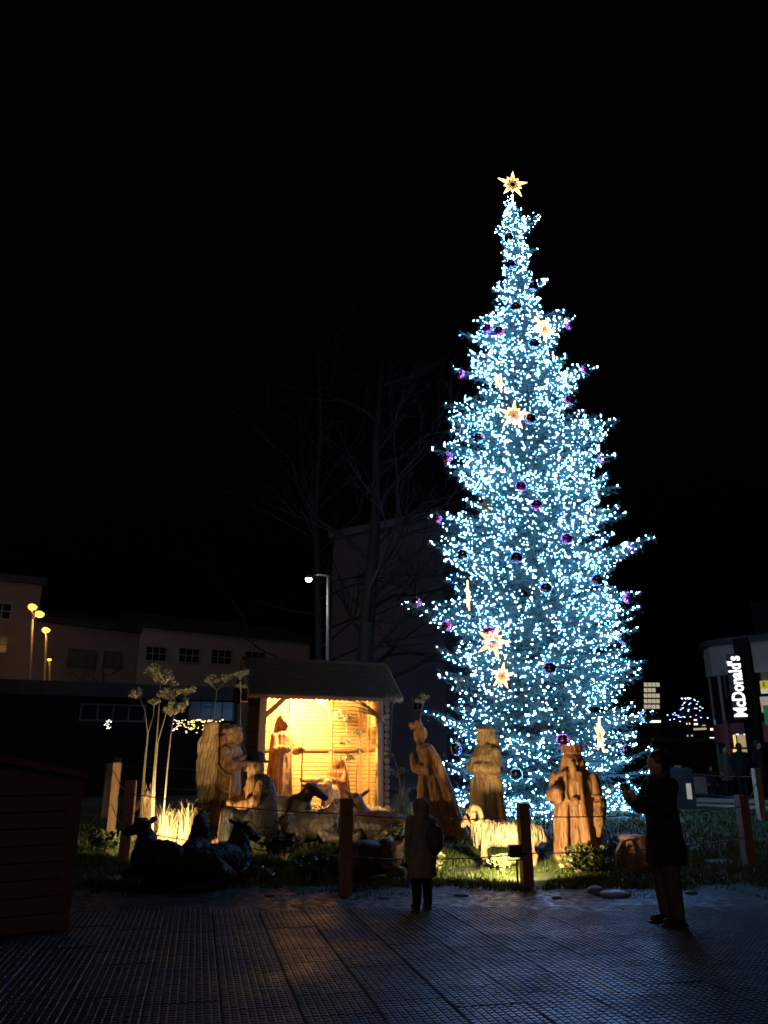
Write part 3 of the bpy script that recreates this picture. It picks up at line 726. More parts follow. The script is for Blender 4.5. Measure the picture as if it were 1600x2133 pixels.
# =================================================================== CARVED FIGURES
def head(mb, c, s, yaw=0, tilt=0, beard=0.0, nose=1.0):
    """s = head height; face towards -Y before yaw"""
    M = rotz(yaw) @ rotx(tilt); c = Vector(c)
    T = lambda x, y, z: c + M @ Vector((x * s, y * s, z * s))
    mb.ell(c, (.36 * s, .42 * s, .5 * s), M)
    mb.ell(T(0, -.12, -.22), (.25 * s, .26 * s, .26 * s), M)
    mb.cap(T(0, -.40, .06), T(0, -.50 * nose, -.10), .045 * s, .075 * s, 8)
    mb.cap(T(-.20, -.34, .13), T(.20, -.34, .13), .06 * s, .06 * s, 8)
    for sx in (-1, 1):
        mb.ell(T(sx * .15, -.36, .03), (.06 * s, .05 * s, .04 * s), M); mb.ell(T(sx * .2, -.28, -.12), (.11 * s, .1 * s, .1 * s), M); mb.ell(T(sx * .36, .02, -.02), (.05 * s, .09 * s, .13 * s), M)
    mb.cap(T(-.08, -.39, -.23), T(.08, -.39, -.23), .035 * s, .035 * s, 6)
    if beard: mb.cap(T(0, -.26, -.36), T(0, -.26, -.40 - beard), .22 * s, .09 * s)
def arm(mb, sh, el, ha, r, n=10):
    mb.chain([sh, el, ha], [r, r * .82, r * .6], n); mb.cap(el, Vector(ha), r * 1.15, r * 1.05, n); mb.ell(ha, (r * .85, r * .85, r * .7))
def crown_ring(parent, c, r, h, material, M=None, n=8):
    V = []; F = []; k = n * 2; M = M or Matrix.Identity(3)
    for zz_, rr2 in ((0, r), (0, r * .82)):
        for i in range(k): a = 2 * math.pi * i / k; V.append(Vector(c) + M @ Vector((rr2 * math.cos(a), rr2 * math.sin(a), 0)))
    for rr2 in (r * 1.12, r * .94):
        for i in range(k): a = 2 * math.pi * i / k; V.append(Vector(c) + M @ Vector((rr2 * math.cos(a), rr2 * math.sin(a), h if i % 2 == 0 else h * .66)))
    for i in range(k):
        j = (i + 1) % k; F += [(i, j, 2 * k + j, 2 * k + i), (k + j, k + i, 3 * k + i, 3 * k + j), (j, i, k + i, k + j), (2 * k + i, 2 * k + j, 3 * k + j, 3 * k + i)]
    return raw('crown', V, F, material, parent)
def plinth(parent, r, h, material='carved_wood_red'):
    mb = MB(); mb.loft([(-.12, 0, 0, r * 1.04, r * 1.04, .04), (h * .5, 0, 0, r, r, .04), (h, 0, 0, r * .96, r * .96, .04)], 22, (5, 1.0)); return mb.build('plinth', material, parent)

# scarfed king in the middle, turned to the left
g = ground(1020, 14.7); H = 1.92
kg = empty('carved_king', g, R(-62), 'pale carved king in a head scarf and belted robe, standing behind the ram', 'statue', 'three carved kings')
mb = MB()
mb.loft([(.12, 0, .02, .30, .30, .06), (.5, 0, .02, .28, .28, .06), (.95, 0, 0, .25, .235, .05), (1.08, 0, 0, .225, .20, .02), (1.14, 0, 0, .235, .21), (1.40, 0, .0, .27, .23, .02), (1.52, 0, .01, .24, .19), (1.60, 0, .0, .12, .12)], 36, (11, .4))
mb.tube([(.24 * math.cos(t), .215 * math.sin(t), 1.09) for t in np.linspace(0, 6.283, 25)[:-1]], .03, 8, close=True)
head(mb, (0, -.04, 1.73), .30, 0, .05, .35)
mb.ell((0, .02, 1.80), (.145, .165, .14)); mb.loft([(1.22, 0, .20, .17, .07, .06), (1.5, 0, .15, .19, .09, .04), (1.75, 0, .08, .15, .11), (1.88, 0, .0, .09, .10)], 20, (7, 0))
mb.tube([(.15 * math.cos(t), .01 + .17 * math.sin(t), 1.84) for t in np.linspace(0, 6.283, 21)[:-1]], .022, 8, close=True)
arm(mb, (-.25, 0, 1.45), (-.30, -.06, 1.18), (-.10, -.26, 1.22), .09); arm(mb, (.25, 0, 1.45), (.30, -.04, 1.18), (.10, -.26, 1.20), .09)
mb.cap((.0, -.28, 1.24), (0, -.28, 1.36), .07, .05)
mb.cap((-.20, -.16, .98), (-.27, -.18, .25), .05, .09); mb.cap((.12, -.2, 1.0), (.22, -.24, .2), .04, .07); mb.cap((.26, .05, 1.0), (.32, .08, .2), .04, .07)
mb.fuse('figure', 'carved_wood_pale', kg, .018, 1, .008, 9)
plinth(kg, .34, .16)

# bowing crowned king at the left, cloak sweeping back
g = ground(905, 15.2)
kg = empty('carved_king', g, R(-80), 'reddish carved king bowing towards the stable, cloak sweeping to the ground', 'statue', 'three carved kings')
mb = MB()
mb.loft([(.02, 0, .12, .26, .30, .06), (.5, 0, .06, .24, .26, .06), (.9, 0, .0, .22, .22, .05), (1.2, 0, -.05, .22, .20, .02), (1.42, 0, -.10, .24, .19), (1.52, 0, -.13, .13, .12)], 32, (10, .9))
mb.loft([(.0, 0, .42, .36, .20, .08), (.4, 0, .32, .34, .18, .08), (.9, 0, .19, .31, .16, .06), (1.3, 0, .05, .29, .15, .04), (1.50, 0, -.06, .20, .12)], 28, (9, 0))
head(mb, (0, -.20, 1.66), .28, 0, .45, .45)
mb.ell((0, -.15, 1.70), (.135, .14, .14))
arm(mb, (-.24, -.10, 1.38), (-.27, -.18, 1.08), (-.08, -.36, 1.12), .085); arm(mb, (.24, -.10, 1.38), (.27, -.16, 1.08), (.08, -.36, 1.10), .085)
mb.cap((0, -.39, 1.13), (0, -.40, 1.27), .085, .075); mb.ell((0, -.40, 1.34), (.05, .05, .05))
mb.cap((.05, -.22, .95), (.06, -.33, .62), .12, .11); mb.cap((.06, -.33, .62), (.05, -.16, .2), .11, .09)
for v in mb.V: v.x *= .80; v.y = v.y * .84 + .12 - .20 * v.z / 1.6; v.z *= 1.05
mb.fuse('figure', 'carved_wood', kg, .018, 1, .008, 9)
crown_ring(kg, (0, -.295, 1.88), .112, .13, 'carved_wood_red', rotx(.4), 7)

# crowned king at the right, facing the viewer
g = ground(1207, 12.75)
kg = empty('carved_king', g, R(-14), 'brown carved king with tall crown and beard, standing nearest the woman', 'statue', 'three carved kings')
mb = MB()
mb.loft([(.02, 0, .02, .34, .28, .05), (.4, 0, .02, .315, .26, .05), (.85, 0, .0, .27, .22, .04), (1.15, 0, .0, .28, .20, .02), (1.28, 0, .01, .24, .17), (1.36, 0, .0, .12, .11)], 36, (12, .5))
mb.loft([(.0, 0, .14, .37, .24, .06), (.5, 0, .12, .345, .22, .06), (1.0, 0, .08, .32, .19, .04), (1.25, 0, .06, .30, .16), (1.36, 0, .04, .17, .11)], 28, (9, 1.0))
for sx in (-1, 1):
    mb.chain([(sx * .11, -.18, 1.28), (sx * .12, -.235, .9), (sx * .155, -.27, .45), (sx * .19, -.30, .03)], [.035, .035, .04, .05])
head(mb, (0, -.06, 1.46), .29, .12, .05, .5)
mb.ell((0, .0, 1.48), (.15, .15, .15)); mb.cap((-.12, .02, 1.45), (-.15, .02, 1.25), .06, .07); mb.cap((.12, .02, 1.45), (.15, .02, 1.25), .06, .07)
arm(mb, (-.27, 0, 1.22), (-.33, -.10, .95), (-.24, -.30, 1.02), .085); arm(mb, (.29, 0, 1.20), (.355, -.03, .85), (.32, -.14, .58), .09)
mb.ell((.0, -.26, .88), (.07, .05, .07)); mb.ell((-.23, -.31, .93), (.075, .07, .10)); mb.cap((.32, -.16, .54), (.31, -.18, .42), .055, .04)
for zz_ in (.95, .85, .75, .65): mb.tube([(.345 + .082 * math.cos(t), -.07 + .082 * math.sin(t), zz_) for t in np.linspace(0, 6.283, 13)[:-1]], .016, 6, close=True)
mb.cap((-.10, -.30, .06), (-.12, -.42, .05), .08, .06); mb.cap((.12, -.30, .06), (.13, -.42, .05), .08, .06)
mb.fuse('figure', 'carved_wood', kg, .017, 1, .008, 10)
crown_ring(kg, (0, -.05, 1.565), .150, .13, 'carved_wood_red', None, 8)
o = MB().loft([(1.55, 0, -.05, .15, .15), (1.60, 0, -.05, .152, .152)], 20).build('crown_band', 'carved_wood', kg, True)

# Joseph, hooded, with staff (inside the stable)
g = sl_(.66, .62, .06)
js = empty('carved_joseph', g, R(50), 'tall hooded carved man with a staff standing at the left inside the stable', 'statue')
mb = MB()
mb.loft([(.0, 0, .03, .31, .30, .07), (.5, 0, .02, .275, .26, .07), (1.0, 0, .0, .24, .22, .05), (1.35, 0, .0, .25, .21, .02), (1.58, 0, .01, .24, .19), (1.68, 0, .0, .12, .12)], 36, (12, .2))
mb.loft([(.0, 0, .15, .33, .22, .06), (.8, 0, .10, .28, .19, .06), (1.5, 0, .06, .26, .16), (1.7, 0, .05, .14, .12)], 28, (8, 1))
head(mb, (0, -.05, 1.80), .28, 0, .1, .4)
mb.ell((0, .01, 1.84), (.15, .16, .17)); mb.loft([(1.45, 0, .09, .20, .12), (1.8, 0, .06, .15, .14), (1.98, 0, -.01, .07, .08)], 20)
arm(mb, (-.25, 0, 1.52), (-.31, -.10, 1.22), (-.12, -.30, 1.25), .085); arm(mb, (.25, 0, 1.52), (.33, -.10, 1.22), (.24, -.38, 1.24), .085)
mb.fuse('figure', 'carved_wood', js, .018, 1, .007, 9)
MB().tube([(.25, -.42, .0), (.245, -.41, 1.3), (.24, -.40, 1.62)], .016, 7).build('staff', 'carved_wood_red', js, True)

# Mary kneeling under a veil
g = sl_(2.06, .80, .06)
my = empty('carved_mary', g, R(-30), 'small veiled carved woman kneeling beside the manger in the stable', 'statue')
mb = MB()
mb.loft([(.0, 0, .10, .27, .36, .06), (.25, 0, .10, .25, .30, .05), (.45, 0, .06, .20, .20, .03), (.75, 0, .0, .19, .16), (.84, 0, .0, .10, .10)], 30, (9, 0))
head(mb, (0, -.06, .96), .24, 0, .3); mb.ell((0, .0, .99), (.13, .13, .15)); mb.loft([(.35, 0, .12, .24, .12, .05), (.7, 0, .07, .21, .13), (.98, 0, .02, .135, .13), (1.13, 0, -.01, .05, .06)], 24, (8, 0))
arm(mb, (-.18, -.02, .74), (-.22, -.14, .54), (-.03, -.30, .60), .065); arm(mb, (.18, -.02, .74), (.22, -.14, .54), (.03, -.30, .60), .065)
mb.cap((-.1, -.15, .12), (-.1, .2, .1), .12, .11); mb.cap((.1, -.15, .12), (.1, .2, .1), .12, .11)
mb.fuse('figure', 'carved_wood_red', my, .016, 1, .005, 9)

# manger with child
g = sl_(1.42, .38, .06)
mg = empty('manger', g, SA, 'small wooden manger on splayed legs holding a carved baby', 'manger')
for sy in (-.14, .14):
    for sx in (-1, 1): MB().tube([(sx * .30, sy, 0), (sx * -.02 + sx * .05, sy, .40)], .03, 8).build('leg', 'carved_wood', mg, True)
mb = MB(); mb.loft([(.34, 0, 0, .20, .16), (.44, 0, 0, .32, .22, .05), (.52, 0, 0, .36, .25, .06), (.53, 0, 0, .30, .20)], 26, (7, 0)); mb.build('trough', 'carved_wood', mg, True)
bb = MB(); bb.ell((-.10, -.02, .58), (.20, .10, .08)); bb.ell((.17, -.02, .61), (.075, .07, .08)); bb.cap((-.05, -.1, .58), (.05, -.14, .62), .03, .025); bb.cap((-.2, 0, .58), (-.34, .03, .6), .05, .04); bb.ell((-.22, .08, .61), (.08, .07, .06)); bb.ell((-.02, .1, .62), (.07, .06, .06))
bb.fuse('baby', 'carved_wood_pale', mg, .012, 1, .004, 14)
# round loaf-like bundle by Mary's knees
lb = empty('carved_lamb', sl_(1.78, .32, .06), R(-60), 'tiny pale carved lamb sitting between manger and kneeling woman', 'statue')
mb = MB(); mb.ell((0, 0, .26), (.13, .20, .24)); mb.ell((0, -.14, .54), (.085, .10, .10)); mb.cap((0, -.2, .52), (0, -.27, .48), .05, .04); mb.cap((-.09, -.1, .6), (-.15, -.1, .55), .03, .02); mb.cap((.09, -.1, .6), (.15, -.1, .55), .03, .02); mb.cap((-.07, -.16, .22), (-.07, -.22, .03), .05, .04); mb.cap((.07, -.16, .22), (.07, -.22, .03), .05, .04)
mb.fuse('figure', 'carved_wood_pale', lb, .014, 1, .005, 14)

# angel with two great wings
g = ground(470, 16.3)
an = empty('carved_angel', g, R(72), 'pale carved angel with tall folded wings, left of the stable', 'statue')
mb = MB()
mb.loft([(.0, 0, .02, .28, .30, .07), (.5, 0, .0, .26, .27, .07), (1.0, 0, -.02, .23, .22, .05), (1.35, 0, -.03, .24, .20, .02), (1.50, 0, -.04, .14, .13)], 32, (10, .3))
head(mb, (0, -.13, 1.64), .30, 0, .30); mb.ell((0, -.04, 1.69), (.175, .185, .175)); mb.ell((-.05, .08, 1.52), (.15, .14, .18)); mb.ell((.05, .08, 1.50), (.15, .14, .18))
for k in range(14): a = k * .9; mb.ell((.17 * math.cos(a), -.02 + .16 * math.sin(a), 1.58 + .017 * k), (.045, .045, .04))
arm(mb, (-.24, -.03, 1.36), (-.29, -.20, 1.06), (-.04, -.36, 1.20), .095); arm(mb, (.24, -.03, 1.36), (.27, -.22, 1.08), (.03, -.37, 1.22), .09)
for k in range(2): mb.chain([(-.25, .12, 1.10 - .30 * k), (-.28, -.08, .92 - .30 * k), (-.18, -.26, .86 - .28 * k)], [.03, .045, .03])
mb.fuse('figure', 'carved_wood', an, .016, 1, .010, 9)
for sx in (-1, 1):
    mb = MB(); rings = []
    for t in np.linspace(0, 1, 13):
        zz_ = .30 + 1.50 * t; wv = .235 * (math.sin(math.pi * (t * .62 + .17)) ** .9); rings.append((zz_, sx * (.20 + .05 * t), .34 + .03 * math.sin(t * 3) - .05 * t, .075, max(.06, wv), .04))
    rings.append((1.865, sx * .25, .29, .07, .16)); rings.append((1.91, sx * .25, .29, .05, .09)); mb.loft(rings, 30, (7, .5))
    for r_, (za, zb, n_) in enumerate(((1.70, 1.30, 6), (1.40, .95, 6), (1.08, .62, 5), (.75, .36, 4))):
        for k in range(n_):
            yy = .34 + (k - (n_ - 1) / 2) * .072; mb.chain([(sx * .285, yy - .03, za - .03 * abs(k - 2)), (sx * .30, yy, (za + zb) / 2), (sx * .275, yy + .015, zb)], [.026, .034, .020])
    mb.fuse('wing', 'carved_wood_pale', an, .015, 1, .010, 8)

# seated shepherd with broad hat
g = ground(530, 14.3)
sh = empty('carved_shepherd', g, R(-62), 'dark carved shepherd in a broad hat seated on a stump before the angel', 'statue')
mb = MB()
mb.loft([(.40, 0, .02, .24, .24, .03), (.62, 0, .02, .23, .20, .03), (.85, 0, .0, .24, .19), (1.02, 0, -.02, .22, .16), (1.10, 0, -.03, .10, .10)], 26, (7, 0))
head(mb, (0, -.07, 1.22), .27, -.35, .12, .4)
arm(mb, (-.23, -.02, .97), (-.30, -.16, .70), (-.14, -.40, .66), .08); arm(mb, (.23, -.02, .97), (.32, -.14, .70), (.18, -.38, .62), .08)
mb.chain([(-.12, -.05, .46), (-.16, -.46, .50), (-.17, -.52, .06)], [.13, .10, .07]); mb.chain([(.12, -.05, .46), (.17, -.46, .48), (.18, -.50, .06)], [.13, .10, .07])
mb.cap((-.17, -.54, .05), (-.18, -.68, .04), .065, .05); mb.cap((.18, -.52, .05), (.19, -.66, .04), .065, .05)
mb.cap((.0, .1, .48), (0, .26, .05), .20, .28)
mb.fuse('figure', 'carved_wood', sh, .017, 1, .007, 10)
mb = MB(); mb.loft([(1.30, 0, -.06, .23, .24), (1.325, 0, -.06, .25, .26), (1.36, 0, -.05, .16, .17), (1.46, 0, -.04, .13, .14), (1.49, 0, -.04, .08, .09)], 24); mb.build('hat', 'black_carving', sh, True)
mb = MB(); mb.loft([(-.1, 0, .08, .33, .32, .05), (.25, 0, .08, .29, .28, .05), (.42, 0, .08, .27, .26, .04)], 22, (6, 0)); mb.build('stump', 'black_carving', sh)
mb = MB(); mb.chain([(.12, -.02, .46), (.165, -.46, .49), (.175, -.51, .04)], [.16, .125, .11]); mb.chain([(-.10, -.02, .46), (-.13, -.44, .50), (-.13, -.48, .04)], [.16, .125, .11]); mb.fuse('dark_leg_shell', 'black_carving', sh, .02, 1, .01, 8)  # black shell added over the legs to keep them dark
mb = MB(); mb.tube([(-.15, -.40, 0), (-.14, -.42, .7), (-.13, -.42, 1.15)], .015, 7); mb.build('stick', 'carved_wood_red', sh, True)
mb = MB(); mb.loft([(.16, .16, -.02, .26, .36, .06), (.45, .15, -.02, .25, .34, .06), (.62, .13, .05, .25, .25, .06), (.85, .11, .07, .255, .21, .04), (1.03, .07, .05, .24, .18), (1.12, .02, .03, .13, .11)], 26, (8, 0)); mb.build('cloak', 'black_carving', sh, True)

# ------------------------------------------------------------------ carved animals (facing +X)
def lying(name, label, cat, loc, rz, s, material, horns=0, ears=1, hy=0.0, neck=(.62, .66), hp=-.25, group='carved animals', wool=0.0, vox=.018):
    e = empty(name, loc, rz, label, cat, group)
    mb = MB(); nx_, nz_ = neck
    mb.ell((0, 0, .30), (.56, .27, .29)); mb.ell((.34, 0, .33), (.27, .235, .30)); mb.ell((-.36, 0, .27), (.28, .27, .28))
    mb.cap((.38, 0, .42), (nx_ - .06, 0, nz_), .20, .125)
    M = rotz(hy); hc = Vector((nx_, 0, nz_ + .06)); f = M @ Vector((math.cos(hp), 0, math.sin(hp)))
    mb.ell(hc, (.15, .115, .125), M); mb.cap(hc + f * .06, hc + f * .30, .105, .075); mb.ell(hc + f * .33, (.075, .075, .065), M)
    sd = M @ Vector((0, 1, 0))
    for sx in (-1, 1):
        if ears: mb.cap(hc + sd * sx * .10 + Vector((0, 0, .05)) - f * .04, hc + sd * sx * .27 + Vector((0, 0, .05 + .05 * ears)) - f * .06, .045, .025)
        if horns == 1: mb.chain([hc + sd * sx * .07 + Vector((0, 0, .09)) - f * .03, hc + sd * sx * .17 + Vector((0, 0, .17)), hc + sd * sx * .20 + Vector((0, 0, .28))], [.04, .03, .012])
        mb.cap((.30, sx * .20, .16), (.58, sx * .20, .08), .10, .07); mb.cap((.58, sx * .20, .08), (.34, sx * .25, .055), .06, .05)
        mb.cap((-.35, sx * .24, .22), (-.12, sx * .30, .10), .15, .09); mb.cap((-.12, sx * .30, .08), (-.36, sx * .33, .05), .06, .045)
        mb.ell(hc + sd * sx * .085 + f * .10 + Vector((0, 0, .06)), (.03, .03, .03))
    mb.chain([(-.60, 0, .36), (-.68, .05, .22), (-.62, .12, .08)], [.035, .03, .04])
    for k in range(len(mb.V)): mb.V[k] = mb.V[k] * s
    mb.fuse('body', material, e, vox, 1, .008 + wool, 9)
    return e
lying('carved_donkey', 'grey glossy carved donkey lying in front of the manger, ears out', 'statue', ground(585, 16.2), R(-10), .96, 'grey_varnish', ears=.3, neck=(.60, .66), hp=-.55, hy=.25)
lying('carved_ox', 'brown glossy carved ox lying on the grass below the donkey', 'statue', ground(640, 14.6), R(8), .86, 'grey_varnish', horns=0, ears=1, neck=(.60, .62), hp=-.25, hy=-.15)
lying('carved_calf', 'dark carved calf lying with its back turned, behind the tall middle post', 'statue', ground(790, 14.6), R(155), .88, 'dark_varnish', ears=2, neck=(.52, .72), hp=-.2, hy=-.6)
lying('carved_goat', 'black carved goat lying between the middle post and the child', 'statue', ground(765, 11.9), R(8), .80, 'dark_varnish', horns=0, ears=1, neck=(.60, .50), hp=-.12, hy=.25)
lying('carved_sheep', 'black carved sheep lying beside the red corner post', 'statue', ground(330, 11.55), R(140), .86, 'black_carving', ears=1, neck=(.50, .72), hp=-.3, hy=.4, wool=.025)
lying('carved_sheep', 'black carved sheep with blue glint on its back, middle of the dark trio', 'statue', ground(405, 11.75), R(95), .88, 'black_carving', ears=0, neck=(.30, .76), hp=-.5, hy=.0, wool=.025)
lying('carved_sheep', 'black carved sheep lying in front of the seated shepherd', 'statue', ground(462, 11.6), R(60), .84, 'black_carving', ears=1, neck=(.42, .70), hp=-.4, hy=-.3, wool=.025)

# ram with curled horns, standing
g = ground(1052, 12.65)
rm = empty('carved_ram', g, R(176), 'pale carved ram with curled horns standing on the lit grass', 'statue', 'carved animals')
mb = MB()
mb.ell((-.05, 0, .48), (.55, .20, .205)); mb.ell((.32, 0, .50), (.24, .20, .24)); mb.ell((-.42, 0, .48), (.24, .205, .22)); mb.cap((.36, 0, .56), (.53, 0, .72), .17, .125)
mb.ell((.56, .02, .79), (.125, .11, .125)); mb.cap((.60, .06, .76), (.68, .14, .665), .085, .06); mb.ell((.69, .15, .65), (.055, .055, .05))
for sx in (-1, 1):
    mb.chain([(.34, sx * .12, .40), (.36, sx * .12, .20), (.33, sx * .12, .02)], [.095, .06, .058]); mb.chain([(-.44, sx * .13, .42), (-.40, sx * .13, .27), (-.50, sx * .13, .16), (-.47, sx * .13, .02)], [.13, .08, .06, .058])
    mb.ell((.55, sx * .13, .70), (.05, .07, .03)); mb.ell((.64, sx * .085, .77), (.025, .025, .025))
mb.cap((-.62, 0, .58), (-.68, 0, .40), .05, .05); mb.cap((.40, 0, .40), (.44, 0, .55), .16, .14)
for k in range(9): mb.tube([(.22 - .085 * k + .03 * math.cos(t), .215 * math.sin(t) * (1 - .02 * k), .48 + .225 * math.cos(t)) for t in np.linspace(-2.0, 2.0, 12)], .020, 5)
rm.scale = (.86,) * 3
mb.fuse('body', 'wool_wood', rm, .015, 0, .010, 12)
for sx in (-1, 1):
    pts = []; rd = []
    for i in range(20):
        t = i / 19; a = .9 + t * 5.4; q = .155 * (1 - .45 * t); pts.append((.52 - sx * .03 + q * math.cos(a) * .8, .02 + sx * (.09 + .13 * t), .775 + q * math.sin(a))); rd.append(.056 * (1 - .75 * t) + .006)
    MB().tube(pts, rd, 8).build('horn', 'carved_wood_pale', rm, True)

# pale lamb behind the dry grass at the left
lying('carved_goat', 'pale carved goat lit from below behind the dry grass tuft', 'statue', ground(348, 14.7), R(172), .92, 'carved_wood_pale', horns=1, ears=1, neck=(.46, .70), hp=-.65, hy=.2)

# =================================================================== FENCE OF WOODEN POSTS AND CABLES
fence = empty('post_and_cable_fence', (0, 0, 0), 0, 'low fence of square wooden posts strung with two steel cables', 'fence')
posts = {}
def fpost(key, px, Y, h, w, material, lean=0.0):
    p = ground(px, Y); o = MB().box((0, 0, h / 2 - .15), (w, w, h + .3), None, .008).build('post', material, fence)
    o.location = p; o.rotation_euler = (0, lean, R({'a': 8, 'b': 12, 'c': 18}.get(key[0], 10))); posts[key] = (p, h)
fpost('a1', 258, 13.0, 1.17, .155, 'post_red'); fpost('m1', 719, 10.85, 1.13, .155, 'post_red'); fpost('r1', 1099, 11.35, 1.02, .140, 'post_red', -.01); fpost('e1', 1562, 12.6, .98, .14, 'post_red')
fpost('b1', 231, 15.4, 1.22, .14, 'post_wood'); fpost('b2', 219, 17.3, 1.05, .14, 'post_wood'); fpost('b3', 236, 19.6, 1.10, .14, 'post_red')
fpost('e2', 1588, 17.0, .98, .13, 'post_wood'); fpost('e3', 1420, 22.4, .95, .13, 'post_wood'); fpost('k1', 640, 22.3, 1.0, .13, 'post_wood'); fpost('k2', 880, 22.6, 1.0, .13, 'post_wood')
def cable(a, b, fa, fb, sag=.05):
    (p, h), (q, g2) = posts[a], posts[b]
    A_, B_ = p + Vector((0, 0, h * fa)), q + Vector((0, 0, g2 * fb)); d = (B_ - A_).normalized(); A_ = A_ + Vector((0, -.082, 0)); B_ = B_ + Vector((0, -.082, 0))
    MB().tube([A_.lerp(B_, t) - Vector((0, 0, sag * 4 * t * (1 - t))) for t in np.linspace(0, 1, 13)], .008, 6).build('cable', 'cable_steel', fence, True)
for a, b in (('a1', 'm1'), ('m1', 'r1'), ('r1', 'e1'), ('b1', 'a1'), ('b2', 'b1'), ('b3', 'b2'), ('e1', 'e2'), ('e2', 'e3'), ('b3', 'k1'), ('k1', 'k2'), ('k2', 'e3')):
    cable(a, b, .84, .84); cable(a, b, .40, .40)

# =================================================================== FLOOD LAMPS
def flood(label, loc, yaw, tilt, power, color, spot, material_on='lamp_glass_warm'):
    e = empty('flood_lamp', loc, yaw, label, 'lamp', 'flood lamps in the grass')
    M = rotx(tilt)                                  # faces +Y, tilted up
    mb = MB(); mb.box((0, 0, .13), (.20, .09, .15), M, .012); mb.build('housing', 'metal_black', e)
    mb = MB(); mb.box(Vector((0, 0, .13)) + M @ Vector((0, .047, 0)), (.17, .006, .12), M); mb.build('lens', material_on, e)
    mb = MB(); mb.tube([(-.115, 0, .13), (-.115, 0, .02), (.115, 0, .02), (.115, 0, .13)], .010, 5); mb.tube([(0, 0, .02), (0, 0, -.45)], .014, 6); mb.build('bracket', 'metal_black', e)
    p = Vector((0, 0, .13)) + M @ Vector((0, .062, 0)); t = p + M @ Vector((0, 1, 0))
    lamp_light('flood_light', 'SPOT', p, power, color, .06, e, t, spot, .35)
    return e
WARM = (1.0, .66, .27)
flood('small black flood lamp at the foot of the post in front of the ram', ground(1079, 11.33) + Vector((0, 0, .30)), R(4), R(6), 380, (1.0, .76, .42), R(150))
flood('small black flood lamp hidden behind the black carved sheep', ground(334, 12.95) + Vector((0, 0, .06)), R(-4), R(20), 340, (1.0, .74, .38), R(160))

# =================================================================== PLANTS
def leaves(n, c, r, size, flat=.5, stretch=1.6):
    """n loose quads in an ellipsoid"""
    P = rng.normal(size=(n, 3)); P /= np.linalg.norm(P, axis=1)[:, None]; P *= (rng.random(n) ** .45)[:, None]; P = P * np.array(r) + np.array(c)
    a = rng.normal(size=(n, 3)); a /= np.linalg.norm(a, axis=1)[:, None]; a[:, 2] = np.abs(a[:, 2]) * flat
    b = np.cross(a, rng.normal(size=(n, 3))); b /= np.linalg.norm(b, axis=1)[:, None]
    s = (size * rng.uniform(.6, 1.3, n))[:, None]; L = a * s * stretch; Wd = b * s * .55
    return np.stack([P, P + L * .5 + Wd, P + L, P + L * .5 - Wd], 1).reshape(-1, 3)
def bush(label, loc, r, n, size, material, stems=7, group=None):
    e = empty('leafy_shrub', loc, 0, label, 'shrub', 'low leafy shrubs in the nativity bed')
    tris('foliage', np.concatenate([leaves(n // 5, (rng.uniform(-.5, .5) * r[0], rng.uniform(-.5, .5) * r[1], r[2] * rng.uniform(.7, 1.3)), (r[0] * .6, r[1] * .6, r[2] * .5), size) for _ in range(5)]), material, e, nv=4)
    mb = MB()
    for i in range(stems):
        a = 6.283 * i / stems; mb.tube([(0, 0, -.05), (math.cos(a) * r[0] * .3, math.sin(a) * r[1] * .3, r[2] * .7), (math.cos(a) * r[0] * .7, math.sin(a) * r[1] * .7, r[2] * 1.5)], [.012, .008, .004], 5)
    mb.build('stems', 'stem_pale', e)
bush('pale variegated shrub glowing under the belly of the ram', ground(1046, 12.15), (.20, .12, .14), 560, .045, 'leaf_pale')
bush('leafy shrub at the feet of the tall-crowned king', ground(1205, 12.1), (.34, .22, .22), 620, .055, 'leaf_olive')
bush('shrub with yellowish shoots beside the child', ground(905, 12.2), (.12, .12, .20), 160, .05, 'leaf_pale')
bush('olive shrub between the dark calf and the bowing king', ground(838, 13.6), (.30, .22, .24), 520, .06, 'leaf_olive')
bush('dark glossy shrub in front of the brown ox', ground(590, 12.9), (.36, .26, .24), 700, .06, 'leaf_dark')
bush('dark glossy shrub just left of the middle post', ground(668, 12.0), (.34, .24, .18), 560, .055, 'leaf_dark')
bush('small dark shrub by the left foot of the black goat', ground(640, 11.6), (.20, .16, .12), 260, .05, 'leaf_dark')
bush('low dark shrub below the shepherd stump', ground(530, 11.6), (.30, .20, .10), 420, .045, 'leaf_dark')
bush('dark shrub behind the black calf', ground(812, 13.0), (.24, .2, .16), 320, .05, 'leaf_dark')
bush('reddish low shrub right of the crowned king', ground(1265, 12.9), (.28, .2, .16), 320, .05, 'leaf_dark')
bush('dark shrub beside the left corner post', ground(225, 13.6), (.34, .26, .2), 420, .055, 'leaf_dark')

def umbel_plant(label, root, stems, material='umbel', group='tall dry umbel plants'):
    """stems: list of (list of points relative to root, [(centre, radius), ...])"""
    e = empty('umbel_plant', root, 0, label, 'plant', group)
    for pts, r0, heads in stems:
        o = MB().tube(pts, [r0 * (1 - .6 * i / (len(pts) - 1)) for i in range(len(pts))], 6).build('stem', 'stem_pale', e, True)
        for c, r_ in heads:
            c = Vector(c); mb = MB(); base_ = c - Vector((0, 0, r_ * 1.0)); Q = []
            nr = 11
            for i in range(nr):
                v = Vector((rng.normal(), rng.normal(), abs(rng.normal()) * .7 + .05)).normalized() * r_ * rng.uniform(.7, 1.15); t = base_ + Vector((0, 0, r_ * .35)) + v
                mb.tube([base_, base_.lerp(t, .5) + Vector((0, 0, r_ * .05)), t], [.006, .004, .003], 3)
                Q.append(leaves(26, t, (r_ * .36, r_ * .36, r_ * .30), .022, 1, 1.5))
            mb.tube([Vector(pts[-1]), base_], .007, 5)
            h = tris('blossom', np.concatenate(Q), material, e, nv=4); mb.build('rays', 'stem_pale', h)
